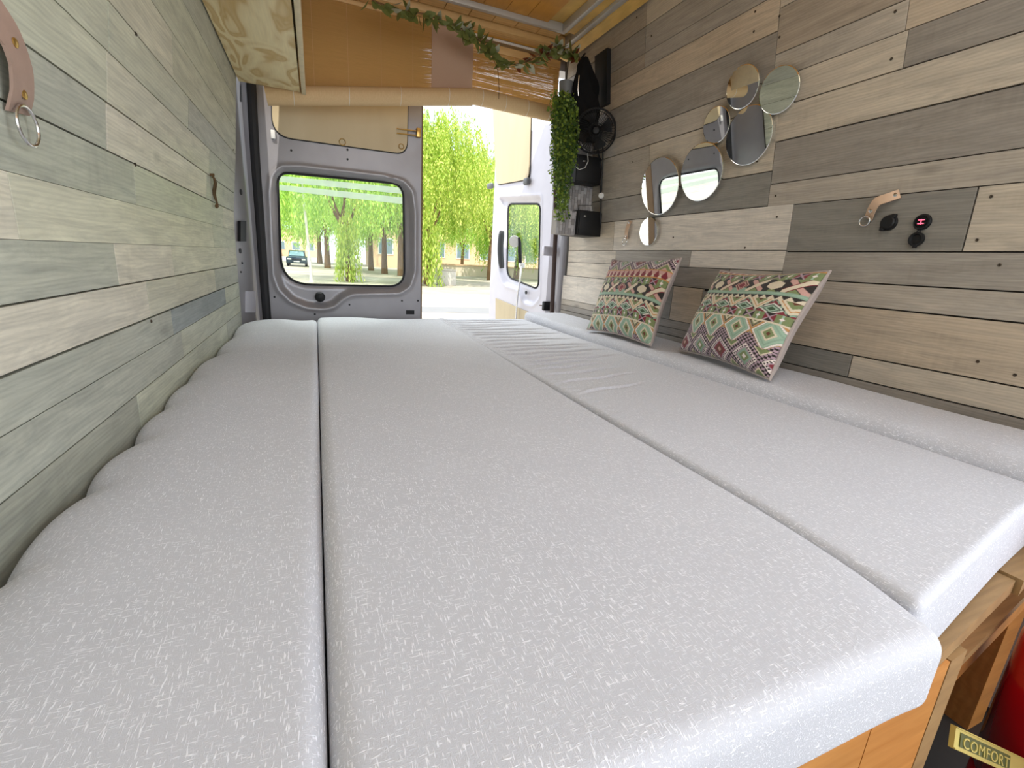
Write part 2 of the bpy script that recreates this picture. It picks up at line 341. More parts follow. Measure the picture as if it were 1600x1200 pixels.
# floor, ceiling
fl = MB().box((-.33, -1.6, -.96), (1.36, 2.5, -.92)).build('floor', M_DARK); tag(fl, kind='structure')
ce = MB().box((-.25, -1.6, 1.056), (1.30, 2.5, 1.13)).build('ceiling', M_PINEY); tag(ce, kind='structure')
for i in range(13):
    x = -.22+i*.102
    if x+.1 > 1.10: continue
    MB().box((x+.001, -1.0, 1.042), (x+.101, 2.20, 1.0555)).build('ceiling_board', M_PINE, ce)
# frame of grey rails and wooden mouldings round the ceiling boards
tag(MB().bevbox((-.2, 2.176, 1.022), (1.10, 2.198, 1.0555), .002).build('trim_1', M_RAIL), kind='structure')
tag(MB().bevbox((1.078, -.9, 1.020), (1.10, 2.176, 1.0555), .002).build('trim_2', M_RAIL), kind='structure')
tag(MB().bevbox((1.150, -.9, 1.016), (1.178, 2.30, 1.0555), .002).build('trim_3', M_RAIL), kind='structure')
t4 = thing('trim_4', (.5, 2.23, 1.03), kind='structure')
for i in range(12):
    x = -.2+i*.108; MB().bevbox((x, 2.200, 1.028), (x+.106, 2.268, 1.050), .003).build('board', M_PINEX, t4)
tag(MB().bevbox((-.2, 2.276, 1.004), (1.15, 2.338, 1.055), .008).build('trim_5', M_PINEX), kind='structure')
tag(MB().box((1.102, -.9, 1.03), (1.149, 2.19, 1.0555)).build('trim_6', M_PINEY), kind='structure')
tag(MB().hexa([(1.176, -.9, 1.012), (1.225, -.9, 1.0), (1.225, 2.40, 1.0), (1.176, 2.40, 1.012), (1.176, -.9, 1.06), (1.232, -.9, 1.05), (1.232, 2.40, 1.05), (1.176, 2.40, 1.06)]).build('trim_7', M_PINEY), kind='structure')

# ------------------------------------------------------------------ rear left door (shut), pressed steel with a window
def sd_poly(px, pz, poly):                    # signed distance, negative inside
    d = np.full(px.shape, 1e9); ins = np.zeros(px.shape, bool); n = len(poly)
    for i in range(n):
        ax, az = poly[i]; bx, bz = poly[(i+1) % n]; ex, ez = bx-ax, bz-az
        tt = np.clip(((px-ax)*ex+(pz-az)*ez)/(ex*ex+ez*ez), 0, 1)
        d = np.minimum(d, np.hypot(px-ax-ex*tt, pz-az-ez*tt))
        cnd = ((az > pz) != (bz > pz)) & (px < (bx-ax)*(pz-az)/((bz-az) or 1e-9)+ax); ins ^= cnd
    return np.where(ins, -d, d)
def round_poly(poly, r, n=7):                 # polygon with each corner rounded by its own radius
    out = []; k = len(poly)
    for i in range(k):
        p = np.array(poly[i]); a = np.array(poly[i-1])-p; b = np.array(poly[(i+1) % k])-p
        a /= np.linalg.norm(a); b /= np.linalg.norm(b); ri = r[i] if hasattr(r, '__len__') else r
        for j in range(n+1):
            q = j/n; out.append(tuple(p+a*ri*(1-q)**2+b*ri*q**2))
    return out
def pressed_door(name, mat, par, U, W, win, ridge, mapf, depth, res=.0065, y_thick=.045, lip=.004):
    # heightfield over (u, z); mapf(u, z, out) gives the point, out = how far it stands into the van
    nu, nzz = int((U[1]-U[0])/res), int((W[1]-W[0])/res)
    uu, zz = np.meshgrid(np.linspace(*U, nu), np.linspace(*W, nzz), indexing='ij')
    s = sd_poly(uu, zz, win); e = 1e-3
    for _ in range(2):                        # pull near vertices onto the opening
        gx = (sd_poly(uu+e, zz, win)-s)/e; gz = (sd_poly(uu, zz+e, win)-s)/e
        k = np.abs(s) < res*.62; uu = np.where(k, uu-gx*s, uu); zz = np.where(k, zz-gz*s, zz); s = sd_poly(uu, zz, win)
    rdg = sd_poly(uu, zz, ridge)
    st = np.clip((rdg+.030)/.034, 0, 1); st = st*st*(3-2*st)
    out = -depth*(1-st)+lip*np.exp(-((rdg-.006)/.010)**2)
    st2 = np.clip((s-.0)/.022, 0, 1); st2 = st2*st2*(3-2*st2); out = out-.008*(1-st2)
    vs = [mapf(a, b, o) for a, b, o in zip(uu.ravel(), zz.ravel(), out.ravel())]
    vb = [mapf(a, b, -y_thick) for a, b in zip(uu.ravel(), zz.ravel())]
    N = len(vs); fs = []; keep = lambda i, j: (s[i, j]+s[i+1, j]+s[i, j+1]+s[i+1, j+1])/4 > 0
    inside = np.zeros((nu-1, nzz-1), bool)
    for i in range(nu-1):
        for j in range(nzz-1):
            if keep(i, j):
                inside[i, j] = True; a = i*nzz+j; fs.append((a, a+nzz, a+nzz+1, a+1))
                fs.append((N+a, N+a+1, N+a+nzz+1, N+a+nzz))
    for i in range(nu-1):                     # close outer rim and the opening
        for j in range(nzz-1):
            if not inside[i, j]: continue
            a = i*nzz+j
            for (di, dj, p, q) in ((-1, 0, a, a+1), (1, 0, a+nzz+1, a+nzz), (0, -1, a+nzz, a), (0, 1, a+1, a+nzz+1)):
                ii, jj = i+di, j+dj
                if ii < 0 or jj < 0 or ii >= nu-1 or jj >= nzz-1 or not inside[ii, jj]: fs.append((p, q, N+q, N+p))
    m = MB(); m.add(vs, fs, True); return m.build(name, mat, par, auto=40)
YD = 2.5
def dp(x, y): P = on(x, y, 1, YD); return (P[0], P[2])
D1 = thing('door_1', (.14, YD, -.92), kind='structure')
winL = round_poly([dp(433, 268), dp(631, 287), dp(633, 448), dp(440, 444)], [.05, .065, .085, .13], 9)
ridgeL = [dp(*q) for q in [(423, 300), (427, 275), (440, 262), (470, 262), (600, 277), (630, 285), (643, 300), (647, 330), (647, 425), (640, 447), (625, 457), (580, 458), (550, 459), (535, 466), (522, 478), (505, 482), (480, 480), (455, 470), (437, 452), (429, 430)]]
ridgeL = round_poly(ridgeL, .012, 3)
mapL = lambda u, z, o: (u, YD-o, z)
shellL = pressed_door('door_panel', M_PAINT, D1, (-.245, .508), (-.62, .80), winL, ridgeL, mapL, .018)
gl = MB().prism([(a, YD+.022, b) for a, b in winL], (0, .005, 0)).build('window_pane', M_GLASS, D1)
for (ya, yb, yc, yd) in ((274.5, 284, 303, 293.5), (288.5, 297, 319, 308.5)):  # reflections in the glass, painted as two pale translucent bands
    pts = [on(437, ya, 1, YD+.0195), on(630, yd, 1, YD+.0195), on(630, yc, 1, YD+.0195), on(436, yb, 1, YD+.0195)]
    t_ = bpy.data.materials.get('painted_reflection')
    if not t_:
        q = NT('painted_reflection'); q.set(Base_Color=(.86, .96, .90), Roughness=.4); tr = q.n('BsdfTransparent'); ms = q.n('MixShader', {0: .60, 1: q.b.outputs[0], 2: tr.outputs[0]})
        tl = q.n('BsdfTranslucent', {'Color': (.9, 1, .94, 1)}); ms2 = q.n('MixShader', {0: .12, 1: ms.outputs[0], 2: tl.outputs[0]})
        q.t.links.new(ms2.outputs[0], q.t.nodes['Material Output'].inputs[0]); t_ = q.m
    tag(MB().prism(pts, (0, .0015, 0)).build('reflection_band', t_, gl), 'pale painted reflection across the glass')
MB().tube([(a, YD+.020, b) for a, b in winL], .0055, 6, closed=True).build('window_seal', M_RUB, D1)
up_o = round_poly([dp(423, 120), dp(424, 214), dp(637, 243), dp(639, 120)], [.01, .085, .06, .01], 8)
ctr = np.mean(up_o, axis=0)
MB().prism([(a, YD-.002, b) for a, b in up_o], (0, .003, 0)).build('panel_gasket', M_RUB, D1)
MB().prism([(ctr[0]+(a-ctr[0])*.985, YD-.007, ctr[1]+(b-ctr[1])*.97) for a, b in up_o], (0, .006, 0)).build('upper_board', M_BEIGE, D1)
for (x, y, r) in ((535, 222, .014), (627, 229, .012)):
    P = on(x, y, 1, YD-.008); MB().tube([(P[0]+r*math.cos(k*PI/6), P[1], P[2]+r*math.sin(k*PI/6)) for k in range(12)], .002, 6, closed=True).build('fixing_ring', M_BRASS, D1)
for dz in (0, 7):
    a = on(620, 201+dz, 1, YD-.015); b = on(655, 205+dz, 1, YD-.015); MB().tube([a, b], .0028, 8).build('latch_rod', M_BRASS, D1)
a = on(651, 199, 1, YD-.02); b = on(657, 216, 1, YD-.004); MB().bevbox((a[0], a[1], b[2]), (b[0], b[1], a[2]), .003).build('latch_catch', M_BRASS, D1)
P = on(426, 208, 1, YD-.012); MB().bevbox((P[0]-.008, P[1], P[2]-.022), (P[0]+.01, YD, P[2]+.014), .003).build('hook', M_WHITE, D1)
P = on(500, 464, 1, YD); m = MB().lathe([(.024, -.004), (.024, .008), (.019, .016), (.008, .019)], (P[0], YD-.0-.002+.02-.02, P[2]), (0, -1, 0), 20); m.build('round_plug', M_BLACK, D1)
for (x, y) in ((455, 235), (543, 234), (543, 249), (429, 464), (546, 476), (628, 470), (653, 470), (492, 491)):
    P = on(x, y, 1, YD); MB().lathe([(.005, -.002), (.005, .0015), (.001, .002)], (P[0], YD-.001, P[2]), (0, -1, 0), 8).build('plug', M_RUB, D1)
P = on(641, 488, 1, YD-.003); MB().box((P[0]-.022, P[1], P[2]-.011), (P[0]+.022, YD+.001, P[2]+.011)).build('label_plate', M_BLACK, D1)
MB().box((.509, YD-.006, -.62), (.5145, YD+.045, .80)).build('edge_seal', simple('ochre_seal', lin(110, 84, 56), .7), D1)
# pillars and rubber seals of the rear opening
def pill(name, poly, z0, z1, mat): return tag(MB().prism([(x, y, z0) for x, y in poly], (0, 0, z1-z0)).build(name, mat), kind='structure')
TL = pill('trim_8', [(-.33, 2.262), (-.31, 2.262), (-.262, 2.50), (-.24, 2.52), (-.24, 2.56), (-.33, 2.56)], -.92, 1.08, M_PAINT)
sa = [on(393, 140, 1, 2.49), on(399, 250, 1, 2.49), on(405, 330, 1, 2.49), on(412, 430, 1, 2.49), on(417, 495, 1, 2.49)]
d0 = sa[0]-sa[1]; sa = [sa[0]+d0*2.2]+sa+[sa[-1]+(sa[-1]-sa[-2])*2]
MB().tube(sa, .019, 10).build('door_seal', M_RUB, TL)
def on_pillar(x, y):                          # the slanted face of the left pillar
    n = np.array([.238, -.048, 0.]); p0 = np.array([-.31, 2.262, 0]); d = ray(x, y); return d*(n@p0)/(n@d)
def pil_box(nm, x0, y0, x1, y1, mat, th=.006):
    P = [on_pillar(x0, y0), on_pillar(x1, y0), on_pillar(x1, y1), on_pillar(x0, y1)]
    nrm = np.array([.98, -.197, 0])
    MB().prism([p+nrm*.0005 for p in P], nrm*th).build(nm, mat, TL)
pil_box('slot', 375.5, 130, 382, 159, M_BLACK, .002); pil_box('latch_plate', 371, 345, 380, 377, M_BLACK, .012)
for (x, y, r) in ((376, 300, .012), (375, 392, .011), (378, 411, .005), (376, 425, .004)):
    P = on_pillar(x, y); MB().lathe([(r, 0), (r, .003), (r*.5, .004)], P, (.98, -.197, 0), 12).build('plug', M_RUB, TL)
pil_box('access_cover', 383, 455, 398, 488, M_PAINT2, .004)
TR = pill('trim_9', [(1.40, 2.44), (1.355, 2.44), (1.365, 2.47), (1.340, 2.52), (1.345, 2.56), (1.40, 2.56)], -.92, 1.08, M_PAINT)
sb = [on(868, 250, 1, 2.5), on(868, 367, 1, 2.5), on(865, 430, 1, 2.5), on(862, 495, 1, 2.5)]
sb = [sb[0]+(sb[0]-sb[1])*4]+sb+[sb[-1]+(sb[-1]-sb[-2])*2]
MB().tube(sb, .013, 10).build('door_seal', simple('brown_rubber', lin(62, 44, 40), .6), TR)
for (z0, z1) in ((.03, .15), (-.03, .0)): MB().box((1.352, 2.432, z0), (1.36, 2.446, z1)).build('slot', M_BLACK, TR)
# roof header above the doors
tag(MB().box((-.33, 2.47, .985), (1.40, 2.56, 1.13)).build('trim_10', M_PAINT), kind='structure')
tag(MB().box((-.33, 2.47, -1.0), (1.40, 2.56, -.62)).build('trim_11', M_PAINT), kind='structure')

# ------------------------------------------------------------------ rear right door, swung open
H0 = np.array([1.318, 2.62, 0]); TH = math.radians(98); dd = np.array([math.cos(TH), math.sin(TH), 0]); nn = np.array([-math.sin(TH), math.cos(TH), 0]); nn = -nn if nn[0] > 0 else nn  # faces -x
def rp(x, y):                                 # photo point -> (u, z) on the open door
    d = ray(x, y); k = (nn@H0)/(nn@d); P = d*k; return (float((P-H0)@dd), float(P[2]))
mapR = lambda u, z, o: tuple(H0+dd*u+nn*o+np.array([0, 0, z]))
D2 = thing('door_2', (H0[0], H0[1], -.92), kind='structure')
w4 = [rp(789, 318), rp(839, 318), rp(836, 452), rp(787, 432)]
winR = round_poly(w4, [.05, .05, .06, .08], 8)
uL, uR = rp(787, 360)[0], rp(838, 360)[0]
r4 = [rp(780, 308), rp(846, 306), rp(843, 466), rp(832, 478), rp(818, 474), rp(808, 452), rp(788, 446), rp(780, 425)]
ridgeR = round_poly(r4, .03, 4)
pressed_door('door_panel', M_PAINT2, D2, (0.0, .755), (-.62, .80), winR, ridgeR, mapR, .022)
pg = MB().prism([mapR(a, b, -.03) for a, b in winR], nn*-.005).build('window_pane', M_GLASS, D2)
MB().tube([mapR(a, b, -.027) for a, b in winR], .006, 6, closed=True).build('window_seal', M_RUB, D2)
ub = round_poly([rp(770, 150), rp(833, 150), rp(829, 281), rp(777, 290)], [.02, .02, .05, .05], 5)
MB().prism([mapR(a, b, .002) for a, b in ub], nn*.003).build('panel_gasket', M_RUB, D2)
cu = np.mean(ub, axis=0)
MB().prism([mapR(cu[0]+(a-cu[0])*.975, cu[1]+(b-cu[1])*.985, .005) for a, b in ub], nn*.006).build('upper_board', M_BEIGE, D2)
lb = [rp(776, 466), rp(826, 487), rp(822, 520), rp(776, 520)]
MB().prism([mapR(a, b, .002) for a, b in lb], nn*.008).build('lower_board', M_BEIGE, D2)
def doorbox(nm, x, y, hw, hh, dep, mat, r=.004, o0=.0):
    u, z = rp(x, y); m = MB().bevbox((u-hw, o0, z-hh), (u+hw, o0+dep, z+hh), r); m.v = [mapR(a, c, b) for a, b, c in m.v]; return m.build(nm, mat, D2)
doorbox('bumper', 769, 291, .035, .019, .03, M_GREYP, .012); doorbox('bumper', 826, 284, .028, .022, .03, M_GREYP, .012)
m = MB(); pts = []
for k in range(9): u, z = rp(791, 362+k*7.2); pts.append(mapR(u, z, .035+.012*math.sin(k/8*PI)))
m.tube(pts, [.016]+[.021]*7+[.016], 10); m.build('grab_handle', simple('charcoal_grip', lin(62, 64, 66), .6), D2)
# hinge flange, hinges, stay
m = MB()
for (a, b) in ((0, .0),): m.add([mapR(0, -.62, 0), mapR(0, .80, 0), mapR(-.055, .80, -.03), mapR(-.055, -.62, -.03), mapR(0, -.62, -.04), mapR(0, .80, -.04), mapR(-.055, .80, -.045), mapR(-.055, -.62, -.045)], [(0, 1, 2, 3), (7, 6, 5, 4), (0, 4, 5, 1), (3, 2, 6, 7), (1, 5, 6, 2), (0, 3, 7, 4)])
m.build('hinge_flange', M_PAINT2, D2)
for (x, y) in ((852, 392), (852, 478)):
    P = on(x, y, 1, 2.60); MB().bevbox((P[0]-.02, P[1]-.02, P[2]-.028), (P[0]+.055, P[1]+.01, P[2]+.028), .006).build('hinge', M_PAINT2 if y < 400 else M_BLACK, D2)
P = on(843, 477, 1, 2.63); MB().tube([P, P+np.array([.06, -.04, 0])], .004, 8).build('stay_rod', M_STEEL, D2)
u, z = rp(820, 457); MB().lathe([(.012, 0), (.012, .004), (.004, .005)], mapR(u, z, -.012), nn, 12).build('plug', M_BLACK, D2)
# hand shower resting against the window of the open door
sh = thing('hand_shower', mapR(*rp(805, 495), .04), 'white-faced hand shower with dark handle and long hose on the open right rear door', 'shower')
u, z = rp(813, 378); c0 = np.array(mapR(u, z, .045))
MB().lathe([(.012, -.03), (.034, -.006), (.038, 0), (.036, .006)], c0, -c0/np.linalg.norm(c0)+np.array([-.3, 0, -.2]), 20).build('shower_head', M_WHITE, sh)
hp = [mapR(*rp(x, y), .03) for x, y in ((817, 372), (818, 380), (818, 392), (819, 411))]
MB().tube(hp, [.008, .011, .013, .012], 10).build('handle', M_BLACK, sh)
hs = [mapR(*rp(x, y), .03) for x, y in ((819, 411), (820, 420), (818, 440), (815, 460), (813, 480), (812, 505), (812, 530))]
MB().tube(hs, .006, 8).build('hose', M_STEEL, sh)
u, z = rp(819, 414); q = MB().bevbox((u-.012, 0, z-.02), (u+.012, .035, z+.012), .004); q.v = [mapR(a, c, b) for a, b, c in q.v]; q.build('bracket', M_WHITE, sh)

# ------------------------------------------------------------------ mattresses
def rbox(x0, x1, y0, y1, z0, z1, r, nx, ny, nzz, disp):
    idx = {}; vs = []; fs = []
    g = lambda a, b, n: np.linspace(a, b, n+1)
    def vid(p):
        k = (round(p[0], 5), round(p[1], 5), round(p[2], 5))
        if k not in idx: idx[k] = len(vs); vs.append(p)
        return idx[k]
    def conc(a, b, n, e):                     # extra lines in the rounded borders
        L = b-a; return sorted(set([round(a+e*q, 5) for q in (0, .15, .4, .7)]+[round(b-e*q, 5) for q in (0, .15, .4, .7)]+[round(float(q), 5) for q in g(a+e, b-e, n)]))
    X, Y, Z = conc(x0, x1, nx, r), conc(y0, y1, ny, r), conc(z0, z1, nzz, r)
    def face(A, B, f, flip):
        for i in range(len(A)-1):
            for j in range(len(B)-1):
                q = [vid(f(A[i], B[j])), vid(f(A[i+1], B[j])), vid(f(A[i+1], B[j+1])), vid(f(A[i], B[j+1]))]; fs.append(q[::-1] if flip else q)
    face(X, Y, lambda a, b: (a, b, z1), 0); face(X, Y, lambda a, b: (a, b, z0), 1)
    face(X, Z, lambda a, b: (a, y0, b), 0); face(X, Z, lambda a, b: (a, y1, b), 1)
    face(Y, Z, lambda a, b: (x0, a, b), 1); face(Y, Z, lambda a, b: (x1, a, b), 0)
    P = np.array(vs); lo = np.array([x0+r, y0+r, z0+r]); hi = np.array([x1-r, y1-r, z1-r])
    C_ = np.clip(P, lo, hi); D_ = P-C_; n_ = np.linalg.norm(D_, axis=1, keepdims=True); m_ = np.abs(D_).max(axis=1, keepdims=True)
    D_ = np.where(n_ > 0, D_/np.maximum(n_, 1e-9)*m_, 0); P = C_+D_
    P = disp(P); m = MB(); m.add(P.tolist(), fs, True); return m
def fold(P, yc, slope, x0, x1, a, wd):        # one soft crease running across the width
    xc = P[:, 0]; yy = yc+slope*(xc-x0)+.006*np.sin(xc*31+yc*7)
    win = np.clip((xc-x0+.02)/.05, 0, 1)*np.clip((x1-xc)/.14, 0, 1)
    d = (P[:, 1]-yy)/wd; return win*a*(-1.15*np.exp(-d*d)+.45*np.exp(-(d-1.9)**2/1.5))
def dispA(P):
    P = P.copy(); y = P[:, 1]; top = np.clip((P[:, 2]+.40)/.1, 0, 1); left = np.clip((-.20-P[:, 0])/.10, 0, 1)**2
    ph = (np.where(y < 1.24, (y-.70)/.182, 3+(y-1.24)/.34)); sc = np.abs(np.sin(ph*PI))**.6
    P[:, 0] += left*top*((1-sc)*.020*(.7+.3*np.sin(y*9))+np.clip((.75-y)/.4, 0, 1)*.018)
    P[:, 2] -= left*left*(1-sc)*.012*top+left*.012*top
    P[:, 2] += top*(.004*np.sin(y*7+P[:, 0]*5)+.002*np.sin(P[:, 0]*38+y*9)*np.clip((y-1.2), 0, 1))
    return P
MA = rbox(-.3045, -.0085, -.35, 2.265, -.40, -.300, .018, 22, 200, 3, dispA).build('mattress', M_FAB, loc=(-.15, 1, -.4))
tag(MA, 'narrow pale mattress pad with scalloped edge along the left wall', 'mattress')
def dispB(P):
    P = P.copy(); x = P[:, 0]; y = P[:, 1]; top = np.clip((P[:, 2]+.40)/.1, 0, 1)
    P[:, 2] += top*(.004*np.sin(y*3.1+x*4)-.004*np.exp(-((y-.1)/.1)**2))
    P[:, 0] += np.clip((y-.2), 0, 3)*.012*np.clip((x-.3)/.2, 0, 1)
    far = np.clip((y-2.1)/.2, 0, 1); P[:, 2] += far*.004*np.sin(x*14)
    near = np.clip((.42-y)/.27, 0, 1)**1.5; P[:, 0] -= near*.024*np.clip((x-.3)/.2, 0, 1)
    P[:, 2] += -.006*np.exp(-((x-.53)/.05)**2-((y-.17)/.05)**2)
    return P
MBt = rbox(-.007, .545, .160, 2.33, -.388, -.300, .020, 24, 120, 3, dispB).build('mattress', M_FAB, loc=(.27, 1.2, -.41))
tag(MBt, 'widest pale mattress pad in the middle, overhanging the bench front', 'mattress')
CR = [(2.26, .03, .02), (2.19, .05, .018), (2.12, .02, .02), (2.05, .06, .016), (1.97, .04, .02), (1.89, .05, .02), (1.83, .06, .014), (1.76, .05, .02), (1.69, .06, .014), (1.62, .06, .02),
      (1.55, .07, .013), (1.49, .08, .016), (1.42, .08, .014), (1.36, .09, .018), (1.30, .10, .012), (1.25, .10, .014), (1.19, .12, .014), (1.12, .13, .016), (1.03, .15, .012), (.93, .16, .012)]
def dispC(P):
    P = P.copy(); x = P[:, 0]; y = P[:, 1]; top = np.clip((P[:, 2]+.36)/.05, 0, 1); h = 0
    for i, (yc, sl, wd) in enumerate(CR):
        L = (.50, .40, .47, .34, .5, .44)[i % 6]*(1 if yc > 1.2 else .7)
        h = h+fold(P, yc, sl*1.6, .575+.01*(i % 3), .575+L, .0060 if yc > 1.1 else .0045, wd*.50)
    puck = np.exp(-((x-.572)/.022)**2)*.0022*np.sin(y*2*PI/.033)*np.clip((y-.55), 0, 1)
    P[:, 2] += top*(h+puck+.003*np.sin(y*2.7))
    n_ = np.clip((.9-x)/.35, 0, 1)*np.clip((.5-y)/.3, 0, 1); P[:, 1] -= n_*.010
    P[:, 0] -= np.clip((.62-x)/.08, 0, 1)*np.clip((.42-y)/.27, 0, 1)**1.5*.022
    P[:, 0] += np.clip((.62-x)/.08, 0, 1)*np.clip((y-.2), 0, 3)*.011
    P[:, 1] += np.clip((.5-y)/.3, 0, 1)*(x-.56)*.16
    return P
MC = rbox(.540, 1.055, .205, 2.36, -.40, -.300, .011, 70, 560, 2, dispC).build('mattress', M_FAB, loc=(.8, 1.2, -.4))
tag(MC, 'pale mattress pad with creased cover between the middle pad and raised strip', 'mattress')
def dispD(P):
    P = P.copy(); x = P[:, 0]; y = P[:, 1]; top = np.clip((P[:, 2]+.36)/.05, 0, 1)
    P[:, 2] += top*(.002*np.sin(y*9)+.0015*np.sin(y*40)*np.clip((1.12-x)/.06, 0, 1)); P[:, 0] += np.clip((1.1-x)/.06, 0, 1)*(.004*np.sin(y*5)+np.clip(y-1.6, 0, 1)*.05)
    return P
MD = rbox(1.050, 1.334, .16, 2.42, -.38, -.268, .032, 14, 220, 2, dispD).build('mattress', M_FAB, loc=(1.19, 1.2, -.38))
tag(MD, 'narrow raised pale bolster strip along the right wall under the cushions', 'mattress')

# ------------------------------------------------------------------ bed platform
BP = thing('bed_platform', (.5, 1.3, -.92), 'oiled wooden bench platform with front posts under the mattress pads', 'bed')
def quadslab(poly, z0, z1, nm, mat): return MB().prism([(x, y, z0) for x, y in poly], (0, 0, z1-z0)).build(nm, mat, BP)
quadslab([(-.29, .23), (.50, .23), (1.32, .30), (1.32, 2.30), (-.29, 2.24)], -.425, -.402, 'top_board', M_OAK)
fl_ = lambda x: .194+.147*max(x-.58, 0)      # line of the bench front
quadslab([(.30, .190), (.58, .194), (.912, .243), (.912, .31), (.58, .27), (.30, .26)], -.425, -.403, 'edge_board', M_OAKE)
quadslab([(.914, .236), (1.33, .31), (1.33, .38), (.914, .31)], -.425, -.399, 'edge_board', M_OAKE)
for k in range(5): quadslab([(.02+k*.13, .203), (.148+k*.13, .203), (.148+k*.13, .228), (.02+k*.13, .228)], -.90, -.4255, 'front_stave', M_OAK)
quadslab([(.671, .203), (.712, .206), (.712, .258), (.671, .255)], -.90, -.4255, 'post', M_OAKE)
quadslab([(.713, fl_(.713)+.03), (1.335, fl_(1.3)+.03), (1.335, fl_(1.3)+.045), (.713, fl_(.713)+.045)], -.492, -.4255, 'front_panel', simple('dark_orange_panel', lin(170, 98, 34), .5, 0, .2, 12))
quadslab([(.713, fl_(.713)+.006), (1.335, fl_(1.3)+.006), (1.335, fl_(1.3)+.04), (.713, fl_(.713)+.04)], -.506, -.492, 'rail', M_OAKE)
quadslab([(.713, fl_(.713)+.018), (1.335, fl_(1.3)+.018), (1.335, fl_(1.3)+.038), (.713, fl_(.713)+.038)], -.585, -.506, 'lower_panel', M_OAK)
for x in (-.25, 1.28): quadslab([(x-.03, 2.1), (x+.03, 2.1), (x+.03, 2.16), (x-.03, 2.16)], -.92, -.426, 'post', M_OAK)
for x in (-.25, 1.28): quadslab([(x-.03, .32), (x+.03, .32), (x+.03, .38), (x-.03, .38)], -.92, -.426, 'post', M_OAK)
# red canister and gold strip
RX, RY = 1.0, .124
RC = thing('gas_canister', (RX, RY, -.92), 'glossy red metal canister standing beside the wooden bench front', 'canister')
MB().lathe([(.10, 0), (.115, .015), (.115, .16), (.113, .163), (.115, .166), (.115, .40), (.108, .425), (.092, .445), (.065, .46), (.03, .468)], (RX, RY, -.90), (0, 0, 1), 40).build('body', M_RED, RC)
MB().lathe([(.105, 0), (.105, .02)], (RX, RY, -.92), (0, 0, 1), 30).build('base_ring', M_BLACK, RC)
MB().lathe([(.022, 0), (.022, .03), (.014, .035), (.014, .05)], (RX, RY, -.432), (0, 0, 1), 16).build('valve', M_BLACK, RC)

